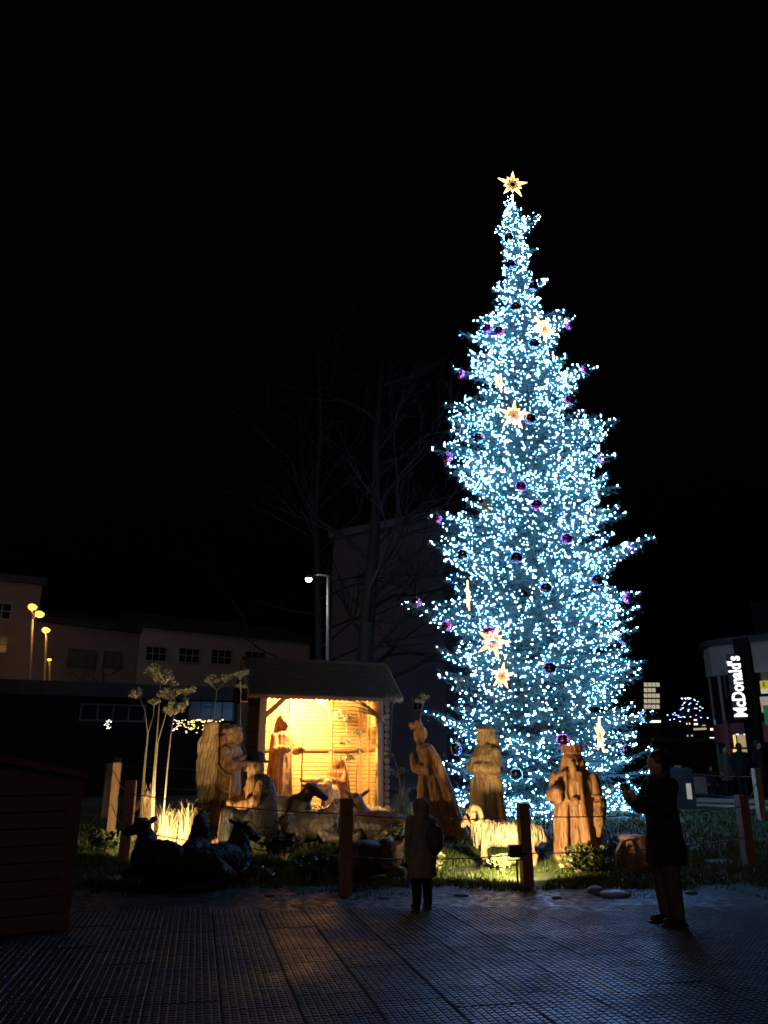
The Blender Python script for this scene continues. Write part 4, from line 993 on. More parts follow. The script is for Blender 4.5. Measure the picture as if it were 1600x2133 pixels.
def rel(root, pxs, Y):
    return [at(x, y, Y) - root for x, y in pxs]
def plant_px(label, rx, Y, spec, r0=.017):
    root = ground(rx, Y); S = []
    for line, heads in spec:
        pts = [Vector((rel(root, [line[0]], Y)[0].x, 0, -.05))] + rel(root, line[1:], Y)
        S.append((pts, r0, [(rel(root, [(x, y)], Y)[0] + Vector((0, rng.uniform(-.15, .15), 0)), r_) for x, y, r_ in heads]))
    umbel_plant(label, root, S)
plant_px('tallest dry umbel plant with three stems left of the angel', 335, 13.7, [
    ([(320, 1700), (318, 1640), (326, 1545), (331, 1480), (334, 1420)], [(322, 1392, .17), (348, 1408, .15)]),
    ([(322, 1700), (324, 1600), (329, 1545), (345, 1490), (358, 1450)], [(362, 1432, .17), (342, 1440, .13), (378, 1462, .13)]),
    ([(340, 1700), (348, 1610), (356, 1530), (364, 1480)], [(366, 1468, .16), (385, 1430, .14), (352, 1478, .10)])])
plant_px('thin leaning umbel plant left of the tallest one', 298, 14.6, [([(296, 1660), (300, 1600), (308, 1530), (302, 1480), (287, 1445)], [(280, 1440, .12)]), ([(300, 1660), (302, 1600), (309, 1525), (320, 1490)], [(320, 1458, .10)])])
plant_px('umbel plant showing above the angel against the dark windows', 440, 17.4, [([(430, 1640), (440, 1560), (447, 1480), (452, 1438)], [(440, 1412, .14), (468, 1408, .13)])])
plant_px('umbel plant in front of the left gable of the stable', 498, 17.2, [([(500, 1660), (500, 1560), (501, 1480), (502, 1440)], [(502, 1400, .17), (500, 1425, .09)])])
plant_px('umbel plant beside the right post of the stable', 815, 17.0, [([(845, 1690), (828, 1600), (808, 1555), (812, 1500), (818, 1470)], [(820, 1450, .15), (812, 1572, .08)])])
plant_px('umbel plant behind the bowing king', 880, 16.4, [([(884, 1690), (872, 1600), (872, 1530), (878, 1475)], [(882, 1450, .15)]), ([(842, 1690), (832, 1640), (828, 1610)], [(826, 1603, .14)])])
plant_px('umbel plant glowing white inside the stable opening, right of its middle', 720, 18.95, [
    ([(700, 1690), (700, 1600), (690, 1520), (684, 1475)], [(676, 1456, .15), (705, 1484, .15)]),
    ([(722, 1690), (726, 1600), (722, 1545)], [(722, 1492, .15), (716, 1542, .12)]),
    ([(745, 1690), (742, 1620), (748, 1560)], [(750, 1522, .14), (726, 1575, .14), (748, 1562, .10)])])
def tuft(label, loc, n, h, spread, material, w=.006):
    e = empty('grass_tuft', loc, 0, label, 'grass tuft', 'ornamental grass tufts'); out = []
    for i in range(n):
        a = rng.uniform(0, 6.283); b = Vector((rng.normal() * .06, rng.normal() * .05, 0)); hh = h * rng.uniform(.22, 1.0) ** 1.3 * 1.15; sp_ = spread * rng.uniform(.15, 1.25); d = Vector((math.cos(a), math.sin(a), 0)); s = Vector((-d.y, d.x, 0)) * w
        pts = [b + d * sp_ * t * t + Vector((0, 0, hh * (1 - (1 - t) ** 1.8) - (.45 * hh * max(0, t - .6) ** 1.3 * 3 if sp_ > spread * .6 else 0))) for t in (0, .35, .7, 1)]
        for k in range(3):
            w0, w1 = 1 - k / 3, 1 - (k + 1) / 3.2
            out += [pts[k] - s * w0, pts[k] + s * w0, pts[k + 1] + s * w1, pts[k + 1] - s * w1]
    tris('blades', [tuple(v) for v in out], material, e, nv=4)
tuft('pale dry grass tuft glowing in front of the carved goat', ground(342, 13.95), 300, .62, .42, 'dry_grass')
tuft('pale dry grass tuft with bent stalks right of the glowing one', ground(382, 13.9), 150, .68, .40, 'dry_grass')
tuft('dry grass tuft beside the lying ox', ground(548, 14.6), 110, .50, .34, 'dry_grass')
tuft('dry drooping grass between the stable and the bowing king', ground(838, 16.6), 150, .85, .38, 'dry_grass')
tuft('bent dry grass at the foot of the left corner post', ground(283, 12.75), 90, .22, .25, 'dry_grass')
# straw inside and before the stable
out = []
for i in range(5200):
    if i % 3: q = sl_(rng.uniform(.2, SW - .15), rng.uniform(-.1, SDP - .1), .045 + abs(rng.normal()) * .035)
    else: q = sl_(rng.uniform(.8, SW - .2), rng.uniform(-1.1, .0), .01); q.z = gz(q.x, q.y) + abs(rng.normal()) * .03
    a = rng.uniform(0, 6.283); d = Vector((math.cos(a), math.sin(a), rng.uniform(-.3, .5))) * rng.uniform(.05, .13); s = Vector((-math.sin(a), math.cos(a), .3)) * .006
    out += [tuple(q - s), tuple(q + s), tuple(q + d + s), tuple(q + d - s)]
tag(tris('straw', out, 'straw', nv=4), 'loose straw strewn on the stable floor and threshold', 'straw', kind='stuff')
# stones
def stone(label, loc, r, material, seed):
    mb = MB(); mb.ell((0, 0, r[2] * .3), r, n=16, m=10)
    for v in mb.V:
        k = 1 + .22 * noise.noise((v.x * 4 + seed, v.y * 4, v.z * 6)); v.x *= k; v.y *= k; v.z *= k
    o = mb.build('stone', material, None, True); o.location = loc; tag(o, label, 'stone', 'stones along the edge of the bed')
stone('flat pale wet stone in the soil near the woman', ground(1284, 10.75), (.20, .12, .05), 'stone_pale', 1)
stone('dark rounded stone beside the flat pale one', ground(1240, 10.9), (.12, .1, .06), 'stone', 2)
for i, (px, Y, w) in enumerate(((560, 10.7, 'in front of the low dark shrub'), (800, 10.6, 'between the middle post and the child'), (960, 10.75, 'right of the child'), (1160, 10.5, 'before the tall-crowned king'), (1440, 10.9, 'right of the woman'))):
    stone('small dark wet stone ' + w, ground(px, Y), (.06 + .02 * (i % 3), .05, .03), 'stone', 5 + i)
stump = empty('tree_stump', ground(1325, 12.6), 0, 'reddish cut tree stump half hidden by the woman', 'stump')
mb = MB(); mb.loft([(-.1, 0, 0, .25, .25, .05), (.2, 0, 0, .21, .21, .05), (.42, 0, 0, .20, .20, .04)], 24, (6, 0)); mb.build('bark', 'terracotta', stump)
MB().loft([(.40, 0, 0, .185, .185, .04), (.428, 0, 0, .18, .18, .04)], 24, (6, 0)).build('cut_face', 'carved_wood', stump)
o = MB().tube([ground(1283, 12.2) + Vector((0, 0, .02)), ground(1287, 12.2) + Vector((0, 0, .25)), ground(1300, 12.3) + Vector((0, 0, .38)), ground(1322, 12.35) + Vector((0, 0, .40))], [.022, .02, .017, .012], 8).build('bent_branch', 'stem_pale', None, True)
tag(o, 'bent bare branch arching beside the reddish stump', 'branch')

# =================================================================== BACKGROUND BUILDINGS
class Facade:
    """a flat front between two ground points; u along it in metres, z up; faces the camera side"""
    def __init__(s, a, b):
        s.a = Vector((a[0], a[1], 0)); d = Vector((b[0] - a[0], b[1] - a[1], 0)); s.L = d.length; s.d = d.normalized(); s.n = Vector((s.d.y, -s.d.x, 0)); s.rz = math.atan2(d.y, d.x)
    def p(s, u, z, o=0.0): return s.a + s.d * u + s.n * o + Vector((0, 0, z))
    def box(s, u0, u1, z0, z1, o0, o1):
        mb = MB(); mb.box(s.p((u0 + u1) / 2, (z0 + z1) / 2, (o0 + o1) / 2), (u1 - u0, o1 - o0, z1 - z0), rotz(s.rz)); return mb
    def hit(s, px, py):
        d = ray(px, py); o = Vector((0, 0, CAM_Z)); t = (s.a - o).dot(s.n) / d.dot(s.n); q = o + d * t; return (q - s.a).dot(s.d), q.z
def window(f, parent, u0, u1, z0, z1, nx_, nz_, frame='window_frame', pane='glass_dark', fw=.06):
    w = f.box(u0 - fw, u1 + fw, z0 - fw, z0, -.02, .09).build('window', frame, parent)
    mb = MB()
    for u_ in (u0 - fw, u1): q = f.box(u_, u_ + fw, z0, z1, -.02, .07); mb.add(q.V, q.F)
    q = f.box(u0 - fw, u1 + fw, z1, z1 + fw, -.02, .07); mb.add(q.V, q.F)
    for i in range(1, nx_): uu = u0 + (u1 - u0) * i / nx_; q = f.box(uu - fw * .4, uu + fw * .4, z0, z1, -.01, .05); mb.add(q.V, q.F)
    for i in range(1, nz_): z_ = z0 + (z1 - z0) * i / nz_; q = f.box(u0, u1, z_ - fw * .35, z_ + fw * .35, -.012, .045); mb.add(q.V, q.F)
    mb.build('frame', frame, w)
    for i in range(nx_):
        for j in range(nz_): f.box(u0 + (u1 - u0) * i / nx_ + .005, u0 + (u1 - u0) * (i + 1) / nx_ - .005, z0 + (z1 - z0) * j / nz_ + .005, z0 + (z1 - z0) * (j + 1) / nz_ - .005, .005, .02).build('pane', pane, w)
    return w
def win_px(f, parent, x0, y0, x1, y1, nx_, nz_, **k):
    (a, _), (b, _) = f.hit(x0, (y0 + y1) / 2), f.hit(x1, (y0 + y1) / 2); z1, z0 = f.hit((x0 + x1) / 2, y0)[1], f.hit((x0 + x1) / 2, y1)[1]
    return window(f, parent, a, b, z0, z1, nx_, nz_, **k)

# long two-storey row at the left
A0, A1, A2, A3 = at(-120, 1400, 40), at(64, 1400, 42), at(282, 1400, 46), at(640, 1400, 52)
f1 = Facade(A0, A1); h1 = f1.hit(30, 1213)[1]
bl = empty('corner_house', A0, 0, 'taller brown house at the left edge behind the sodium lamps', 'building', 'houses across the street')
bl.location = (0, 0, 0)
f1.box(0, f1.L, 0, h1, -9, 0).build('wall', 'facade_brown', bl); f1.box(-.2, f1.L + .2, h1, h1 + .35, -9.2, .3).build('cornice', 'roof_dark', bl)
win_px(f1, bl, -14, 1257, 22, 1288, 2, 2); win_px(f1, bl, -20, 1325, 14, 1358, 2, 2, pane='glass_grey'); win_px(f1, bl, -90, 1255, -55, 1286, 2, 2)
f2 = Facade(A1, A2); h2 = f2.hit(170, 1306)[1]
bm = empty('brown_house', (0, 0, 0), 0, 'long low brown house with dark framed windows right of the lamps', 'building', 'houses across the street')
f2.box(.02, f2.L - .02, 0, h2, -9, -.02).build('wall', 'facade_brown', bm); f2.box(.02, f2.L - .01, h2, h2 + .3, -9.2, .35).build('gutter', 'fascia_grey', bm)
MB().add([f2.p(.05, h2 + .3, .3), f2.p(f2.L - .05, h2 + .3, .3), f2.p(f2.L - .05, h2 + 1.5, -4), f2.p(.05, h2 + 1.5, -4), f2.p(.05, h2 + .3, -9), f2.p(f2.L - .05, h2 + .3, -9)], [(0, 1, 2, 3), (3, 2, 5, 4), (0, 3, 4), (1, 5, 2), (0, 4, 5, 1)]).build('roof', 'roof_dark', bm)
win_px(f2, bm, 143, 1355, 197, 1388, 3, 1, frame='window_frame_dark', pane='glass_grey'); win_px(f2, bm, 217, 1359, 251, 1390, 2, 1, frame='window_frame_dark', pane='glass_grey')
f3 = Facade(A2, A3); h3 = f3.hit(400, 1318)[1]
bc = empty('cream_house', (0, 0, 0), 0, 'cream house with white many-paned windows above the dark pavilion', 'building', 'houses across the street')
f3.box(.02, f3.L, 0, h3, -9, .25).build('wall', 'facade_cream', bc); f3.box(0, f3.L, h3, h3 + .3, -9.2, .55).build('gutter', 'fascia_grey', bc)
MB().add([f3.p(.05, h3 + .3, .5), f3.p(f3.L, h3 + .3, .5), f3.p(f3.L, h3 + 1.6, -4), f3.p(.05, h3 + 1.6, -4), f3.p(.05, h3 + .3, -9), f3.p(f3.L, h3 + .3, -9)], [(0, 1, 2, 3), (3, 2, 5, 4), (0, 3, 4), (1, 5, 2), (0, 4, 5, 1)]).build('roof', 'roof_dark', bc)
f3b = Facade(f3.p(0, 0, .25), f3.p(f3.L, 0, .25))
for x in (304, 373, 440, 510): win_px(f3b, bc, x, 1348 + (x - 304) * .05, x + 41, 1376 + (x - 304) * .05, 3, 2)

# dark pavilion in front of them
fp_ = Facade(at(-160, 1500, 27.5), at(492, 1500, 31.5)); ztop = fp_.hit(120, 1421)[1]
pv = empty('dark_pavilion', (0, 0, 0), 0, 'low flat-roofed dark pavilion with a grey fascia behind the fence', 'building')
fp_.box(0, fp_.L, .2, ztop - .5, -6, 0).build('wall', 'facade_dark', pv); fp_.box(-.3, fp_.L + .2, ztop - .5, ztop, -6.2, .5).build('fascia', 'fascia_grey', pv)
win_px(fp_, pv, 396, 1447, 486, 1499, 4, 2, pane='glass_grey', frame='window_frame_dark', fw=.05); win_px(fp_, pv, 170, 1470, 300, 1500, 4, 1, frame='window_frame_dark')
def glow_ball(label, px, py, Y, n, r, material, size=.05, name='light_cluster'):
    c = at(px, py, Y); e = empty(name, c, 0, label, 'lights', 'decorated shop lights'); o0 = None
    for i in range(n):
        v = Vector((rng.uniform(-1, 1) * r[0], rng.uniform(-.3, .3) * r[0], rng.uniform(-1, 1) * r[1]))
        if o0 is None: o0 = raw('light_bulb', iv.tolist(), if_.tolist(), material, e); o = o0
        else: o = dup(o0, e)
        o.location = v; o.scale = (size * rng.uniform(.5, 1.2), size, size * rng.uniform(.35, .6))
mat('bulb_gold', (.8, .6, .3), None, .3, emit=(1.0, .66, .22), estr=2.6)
mat('bulb_white', (.8, .8, .8), None, .3, emit=(1.0, .92, .80), estr=2.6)
glow_ball('cluster of gold garden lights left of the angel head', 405, 1513, 27, 70, (.62, .20), 'bulb_gold', .032)
glow_ball('small white light decoration far left under the pavilion', 225, 1508, 27, 18, (.10, .16), 'bulb_white', .03)
glow_ball('small cool light decoration beside the umbel stems', 366, 1511, 27, 14, (.10, .18), 'bulb_white', .03)
glow_ball('row of pale lamps under the glazed pavilion front', 425, 1502, 27.3, 10, (.75, .03), 'bulb_gold', .05)

# grey apartment block behind the bare trees
fg = Facade(at(690, 1300, 44), at(925, 1300, 40)); hg = fg.hit(850, 1092)[1]
gbk = empty('grey_apartment_block', (0, 0, 0), 0, 'plain grey apartment block looming behind the bare trees', 'building')
fg.box(0, fg.L, 0, hg, -10, 0).build('wall', 'facade_grey', gbk); fg.box(-.15, fg.L + .15, hg, hg + .4, -10.2, .2).build('parapet', 'facade_grey', gbk)
for x, y in ((862, 1452),): win_px(fg, gbk, x, y, x + 18, y + 26, 2, 1)
# lower building filling behind stable and tree
fb = Facade(at(560, 1500, 55), at(1500, 1500, 60))
lb2 = empty('low_dark_terrace', (0, 0, 0), 0, 'long low dark terrace of shops far behind the spruce', 'building')
hb = fb.hit(1380, 1545)[1]
fb.box(0, fb.L, 0, hb, -8, 0).build('wall', 'facade_dark', lb2); fb.box(-.1, fb.L + .1, hb, hb + .25, -8.1, .2).build('parapet', 'roof_dark', lb2)

# distant lit tower
ft = Facade(at(1310, 1450, 92), at(1374, 1450, 92)); 
tw1 = empty('lit_tower_block', (0, 0, 0), 0, 'distant tower block with glowing strips for its lit facade right of the spruce', 'building')
zt1 = ft.hit(1360, 1420)[1]; ft.box(0, ft.L, 0, zt1, -12, 0).build('wall', 'facade_dark', tw1)
for r_ in range(5):
    for c_ in range(4):
        if rng.random() < .12: continue
        x0 = 1341 + c_ * 8.4; y0 = 1422 + r_ * 11.5; (a, z1), (b, z0) = ft.hit(x0, y0), ft.hit(x0 + 8.0, y0 + 8.2)
        ft.box(a, b, z0, z1, -.1, .06).build('window', 'window_lit', tw1)  # glowing boxes, not windows: they stand in for light on the pale facade
for x0, y0, x1, y1, m in ((1352, 1501, 1376, 1505, 'window_white'), (1362, 1546, 1368, 1549, 'window_white'), (1377, 1546, 1384, 1549, 'window_white')):
    (a, z1), (b, z0) = ft.hit(x0, y0), ft.hit(x1, y1); ft.box(a, b, z0, z1, -.1, .3).build('lamp', m, tw1)
# dark mall between, with scattered lights
fm = Facade(at(1376, 1500, 75), at(1510, 1500, 70)); ml = empty('dark_shopping_hall', (0, 0, 0), 0, 'dark hall with scattered lit windows beyond the street, left of the corner restaurant', 'building')
zm = fm.hit(1440, 1498)[1]; fm.box(0, fm.L, 0, zm, -10, 0).build('wall', 'facade_dark', ml)
for x0, y0, x1, y1, m in ((1431, 1506, 1438, 1509, 'window_orange'), (1447, 1498.5, 1452, 1501, 'window_white'), (1447, 1507, 1454, 1510, 'window_white'), (1464, 1510, 1470, 1512, 'window_lit'), (1446, 1517, 1472, 1520, 'window_lit'), (1481, 1517, 1491, 1521, 'window_white'), (1432, 1531, 1444, 1534, 'window_lit'),
                          (1480, 1536, 1490, 1541, 'window_white'), (1405, 1556, 1414, 1570, 'window_orange'), (1415, 1552, 1421, 1555, 'window_orange'), (1422, 1550, 1432, 1558, 'window_orange'), (1422, 1574, 1434, 1579, 'poster_orange'), (1455, 1568, 1495, 1571, 'window_curtain')):
    (a, z1), (b, z0) = fm.hit(x0, y0), fm.hit(x1, y1); fm.box(a, b, z0, z1, -.1, .12).build('window', m, ml)
# round tree hung with blue-white lights
c = at(1432, 1492, 60); lt = empty('lit_round_tree', Vector((c.x, c.y, gz(c.x, c.y))), 0, 'distant round-headed tree hung with blue white lights beside the restaurant', 'tree')
hz = c.z - lt.location.z; MB().tube([(0, 0, -.1), (0, 0, hz * .6), (0, 0, hz + .6)], [.12, .10, .03], 7).build('trunk', 'bark_bare', lt, True)
mb = MB()
for i in range(40):
    a = rng.uniform(0, 6.283); e_ = rng.uniform(.1, 1.3); L = rng.uniform(.8, 1.35); d = Vector((math.cos(a) * math.cos(e_), math.sin(a) * math.cos(e_), math.sin(e_))) * L
    mb.tube([(0, 0, hz - .2 + .1), Vector((0, 0, hz)) + d * .6, Vector((0, 0, hz)) + d], [.03, .015, .006], 4)
crn = mb.build('crown', 'bark_bare', lt); o0 = None
for i in range(54):
    a = rng.uniform(0, 6.283); e_ = rng.uniform(-.25, 1.5); rr3 = 1.38 if i % 3 else rng.uniform(.3, 1.1)
    if o0 is None: o0 = raw('light_bulb', iv.tolist(), if_.tolist(), 'bulb_far', crn); o = o0
    else: o = dup(o0, crn)
    o.location = (math.cos(a) * math.cos(e_) * rr3, math.sin(a) * math.cos(e_) * rr3, hz + math.sin(e_) * rr3 * .95); o.scale = (.065, .04, .028)

# corner restaurant at the right
fr = Facade(at(1482, 1500, 31.0), at(1518, 1500, 29.2)); fr2 = Facade(at(1518, 1500, 29.2), at(1760, 1500, 26.5))
rs_ = empty('corner_restaurant', (0, 0, 0), 0, 'corner restaurant with vertical sign and warm lit window at the right edge', 'building')
hr = fr2.hit(1560, 1338)[1]; hu = fr2.hit(1590, 1240)[1]
# upper wall as a rounded band: loft around the corner
arc = [fr.p(0, 0, 0), fr.p(fr.L * .45, 0, .25), fr.p(fr.L * .8, 0, .25), fr2.p(.12, 0, .1), fr2.p(.8, 0, 0.02), fr2.p(fr2.L, 0, 0)]
def band_wall(name, z0, z1, off, material, parent):
    P = [Vector((q.x, q.y, 0)) for q in arc]; N_ = []
    for i in range(len(P)): d = (P[min(i + 1, len(P) - 1)] - P[max(i - 1, 0)]).normalized(); N_.append(Vector((d.y, -d.x, 0)))
    V = [p + n_ * off + Vector((0, 0, z)) for z in (z0, z1) for p, n_ in zip(P, N_)] + [p - n_ * .35 + Vector((0, 0, z)) for z in (z0, z1) for p, n_ in zip(P, N_)]; k = len(P); F = []
    for i in range(k - 1): F += [(i, i + 1, k + i + 1, k + i), (2 * k + i + 1, 2 * k + i, 3 * k + i, 3 * k + i + 1), (k + i, k + i + 1, 3 * k + i + 1, 3 * k + i), (i + 1, i, 2 * k + i, 2 * k + i + 1)]
    F += [(0, k, 3 * k, 2 * k), (k - 1, 3 * k - 1, 4 * k - 1, 2 * k - 1)]
    return raw(name, V, F, material, parent)
zz1, zz2 = fr2.hit(1560, 1402)[1], fr2.hit(1560, 1500)[1]
band_wall('fascia', zz1, hr, .0, 'facade_cream', rs_); band_wall('roof_edge', hr, hr + .22, .12, 'roof_dark', rs_); band_wall('wall', .3, zz1, -.12, 'facade_dark', rs_)
fr2.box(.9, fr2.L, hr + .2, hu, -8, -1.0).build('upper_storey', 'facade_dark', rs_)
fr2.box(0, fr2.L, .3, hr - .1, -9, -.5).build('core', 'facade_dark', rs_)
band_wall('string_course', zz2 - .75, zz2 - .08, -.02, 'wall_red', rs_)
def rbox(name, x0, y0, x1, y1, o0, o1, m, parent=None, f=None):
    f = f or fr2; (a, z1), (b, z0) = f.hit(x0, y0), f.hit(x1, y1); return f.box(min(a, b), max(a, b), z0, z1, o0, o1).build(name, m, parent or rs_)
rbox('red_pier', 1516, 1500, 1526, 1640, -.12, .08, 'wall_red'); rbox('column', 1562, 1330, 1577, 1660, -.1, .30, 'facade_dark'); rbox('pier', 1500, 1392, 1506, 1620, -.1, .1, 'facade_cream', f=fr)
w = rbox('window', 1527, 1527, 1577, 1612, .02, .12, 'window_frame_dark')
for n_, a in (('pane', (1530, 1531, 1538, 1556, 'window_warm')), ('pane', (1538.5, 1531, 1573, 1556, 'window_curtain')), ('pane', (1530, 1561, 1541, 1590, 'window_warm')), ('pane', (1541.5, 1561, 1573, 1590, 'window_curtain')), ('pane', (1530, 1593, 1573, 1608, 'window_curtain'))): rbox(n_, *a[:4], .11, .14, a[4], w)
for x in (1537, 1553): rbox('ceiling_spot', x, 1529, x + 6, 1531, .14, .16, 'window_white', w)
w = rbox('window', 1580, 1388, 1640, 1440, -.1, -.02, 'window_frame_dark'); rbox('pane', 1583, 1391, 1636, 1437, -.03, 0, 'glass_grey', w)
w = rbox('window', 1556, 1400, 1563, 1470, -.1, -.02, 'window_frame_dark'); rbox('pane', 1556.5, 1403, 1562, 1468, -.03, 0, 'glass_grey', w)
rbox('yellow_fin', 1499, 1392, 1507, 1456, 0, .10, 'panel_yellow', f=fr); rbox('side_window', 1508, 1396, 1516, 1455, .0, .05, 'glass_grey', f=fr)
rbox('poster', 1494, 1500, 1503, 1520, .0, .12, 'poster_blue', f=fr)
sg2 = rbox('yellow_sign', 1586, 1419, 1640, 1434, .05, .15, 'sign_yellow'); rbox('poster', 1585, 1452, 1640, 1482, .05, .10, 'poster_cream'); rbox('poster', 1592, 1470, 1640, 1510, .11, .14, 'poster_green'); rbox('poster', 1557, 1452, 1563, 1470, .02, .08, 'poster_orange')
rbox('lintel_sign', 1588, 1436, 1640, 1442, .05, .15, 'window_lit')
# vertical sign
fs = Facade(at(1508, 1430, 28.0), at(1553, 1430, 27.7))
vsn = empty('vertical_sign', (0, 0, 0), 0, 'tall black sign with glowing white letters on the restaurant corner', 'sign')
(a, zt_), (b, zb_) = fs.hit(1513, 1363), fs.hit(1549, 1497); zt_ = fs.hit(1530, 1362)[1]; zb_ = fs.hit(1540, 1498)[1]
fs.box(a, b + .02, zb_, zt_, -.16, 0).build('board', 'sign_black', vsn); q = fs.box(a - .025, a, zb_ - .02, zt_ + .02, -.18, .02); q2 = fs.box(b + .02, b + .045, zb_ - .02, zt_ + .02, -.18, .02); MB().add(q.V, q.F).add(q2.V, q2.F).build('edge', 'metal_black', vsn)
for z_ in (zb_ + .3, zt_ - .3): fs.box((a + b) / 2 - .04, (a + b) / 2 + .04, z_ - .04, z_ + .04, -1.6, -.16).build('bracket', 'metal_black', vsn)
def text_mesh(txt, height, width, material, name, parent, M, bold=.0, ext=.012):
    cu = bpy.data.curves.new('lettering', 'FONT'); cu.body = txt; cu.extrude = ext; cu.offset = bold; cu.resolution_u = 3
    o = bpy.data.objects.new('lettering', cu); FUSE.collection.objects.link(o); vl = FUSE.view_layers[0]; vl.update()
    me = bpy.data.meshes.new_from_object(o.evaluated_get(vl.depsgraph)); bpy.data.objects.remove(o)
    xs_ = [v.co.x for v in me.vertices]; ys_ = [v.co.y for v in me.vertices]; sx, sy = width / (max(xs_) - min(xs_)), height / (max(ys_) - min(ys_)); mx, my_ = (max(xs_) + min(xs_)) / 2, (max(ys_) + min(ys_)) / 2
    for v in me.vertices: v.co = M @ Vector(((v.co.x - mx) * sx, (v.co.y - my_) * sy, v.co.z))
    me.materials.clear(); me.materials.append(MAT[material]); me.name = name; return link(bpy.data.objects.new(name, me), parent)
# local text x -> up, y -> left along the board, z -> out of the board
ctr = fs.p((a + b) / 2 + .06, (zt_ + zb_) / 2, .015); Mt = Matrix.Translation(ctr) @ Matrix((( 0, -fs.d.x, fs.n.x, 0), (0, -fs.d.y, fs.n.y, 0), (1, 0, 0, 0), (0, 0, 0, 1)))
text_mesh("McDonald's", .44, (zt_ - zb_) * .93, 'sign_white', 'lettering', vsn, Mt, .028)
(a2, zk), (b2, zk0) = fr2.hit(1592, 1421), fr2.hit(1600, 1432)
text_mesh('K', zk - zk0, abs(b2 - a2), 'sign_black', 'lettering', sg2, Matrix.Translation(fr2.p((a2 + b2) / 2, (zk + zk0) / 2, .155)) @ Matrix(((fr2.d.x, 0, fr2.n.x, 0), (fr2.d.y, 0, fr2.n.y, 0), (0, 1, 0, 0), (0, 0, 0, 1))), .0, .004)
# security lamp bracket on the wall's upper corner
o = MB().tube([at(1478, 1362, 31.2), at(1470, 1360, 31.0), at(1467, 1368, 30.9)], .05, 6).build('wall_bracket', 'metal_pole', None, True); tag(o, 'small curved bracket sticking out of the restaurant roof corner', 'bracket')

# street bits on the right
pb = empty('concrete_planter', ground(1453, 33), 0, 'pale concrete planter box in the street before the dark hall', 'planter'); MB().box((0, 0, .32), (.62, .5, .66), None, .03).build('box', 'concrete', pb); tris('plants', leaves(120, (0, 0, .68), (.26, .2, .08), .06), 'leaf_dark', pb, nv=4)
cab = empty('utility_cabinet', ground(1418, 19.5), R(-8), 'dark rounded cabinet with pale stickers just behind the woman', 'cabinet')
MB().box((0, 0, .42), (.62, .45, .95), None, .06).build('body', 'metal_black', cab); MB().box((.18, -.228, .38), (.11, .006, .34), None).build('sticker', 'poster_cream', cab); MB().box((.12, -.228, .78), (.2, .006, .05), None).build('sticker', 'fascia_grey', cab)

# =================================================================== STREET LAMPS
def street_lamp(label, hp, Y, material, power, color, arms, pole_x, radius=.13):
    """arms: list of pixel positions of heads"""
    root = ground(pole_x[0], Y); e = empty('street_lamp', root, 0, label, 'street lamp', 'street lamps')
    top = at(pole_x[1], hp, Y) - root
    MB().loft([(-.1, 0, 0, .10, .10), (top.z * .45, top.x * .45, 0, .085, .085), (top.z * .46, top.x * .46, 0, .065, .065), (top.z, top.x, 0, .05, .05)], 10).build('pole', 'metal_pole', e, True)
    for px, py in arms:
        c = at(px, py, Y) - root
        MB().tube([top, top.lerp(c, .5) + Vector((0, 0, .12)), c + Vector((0, 0, .10))], [.04, .035, .03], 7).build('arm', 'metal_pole', e, True)
        h = MB().loft([(c.z + .04, c.x, c.y, .20, .15), (c.z + .13, c.x, c.y, .17, .13), (c.z + .18, c.x, c.y, .06, .05)], 14).build('head', 'metal_black', e, True)
        mb = MB(); mb.ell(c, (radius, radius, radius * .8)); mb.build('glass', material, h, True)
        lamp_light('street_light', 'POINT', c - Vector((0, 0, radius + .03)), power, color, .12, e)
SOD = (1.0, .46, .10)
street_lamp('double sodium street lamp glowing orange at the far left', 1290, 36, 'sodium', 26, SOD, [(68, 1264), (83, 1279)], (54, 68), .20)
street_lamp('single sodium street lamp just right of the double one', 1322, 38, 'sodium', 26, SOD, [(96, 1312)], (84, 97), .19)
street_lamp('small far orange lamp low between the lamp poles', 1372, 39, 'sodium', 4, SOD, [(103, 1374)], (104, 104), .10)
street_lamp('white street lamp shining between the bare trees', 1200, 27, 'white_lamp', 45, (1.0, .96, .88), [(643, 1207)], (679, 684), .11)

# =================================================================== BARE TREES
def bare_tree(label, root, top, r0, seed, limbs, spread, depth=5):
    e = empty('bare_tree', root, 0, label, 'tree', 'bare winter trees'); r = random.Random(seed); tr = MB(); cr = MB()
    pts = [Vector((0, 0, -.2))] + [top * t + Vector((r.uniform(-.15, .15), r.uniform(-.15, .15), 0)) for t in (.2, .4, .6, .8, 1)]
    tr.tube(pts, [r0 * 1.15, r0 * .95, r0 * .8, r0 * .6, r0 * .4, r0 * .2], 9); tr.build('trunk', 'bark_bare', e, True)
    def grow(p, d, L, ra, k):
        a = p + d * L * .5 + Vector((r.uniform(-1, 1), r.uniform(-1, 1), r.uniform(-.6, .9))) * L * .09; b = p + d * L
        cr.tube([p, a, b], [ra, ra * .75, ra * .5], 5 if k > 2 else 3)
        if k == 0: return
        for i in range(r.choice((2, 3, 3)) if k > 1 else 3):
            q = r.choice((a, b, b, p.lerp(b, r.uniform(.5, .95))))
            n = (d + Vector((r.uniform(-1, 1), r.uniform(-1, 1), r.uniform(-.5, .75))) * .75).normalized()
            grow(q, n, L * r.uniform(.55, .78), ra * .5, k - 1)
    for i in range(limbs):
        t = .22 + .76 * i / limbs; p = top * t; a = r.uniform(0, 6.283); el = r.uniform(.15, .8)
        grow(p, Vector((math.cos(a) * math.cos(el), math.sin(a) * math.cos(el), math.sin(el))), spread * (1.1 - .6 * t) * r.uniform(.7, 1.1), r0 * .36 * (1.1 - .7 * t), depth)
    cr.build('crown', 'bark_bare', e); return e
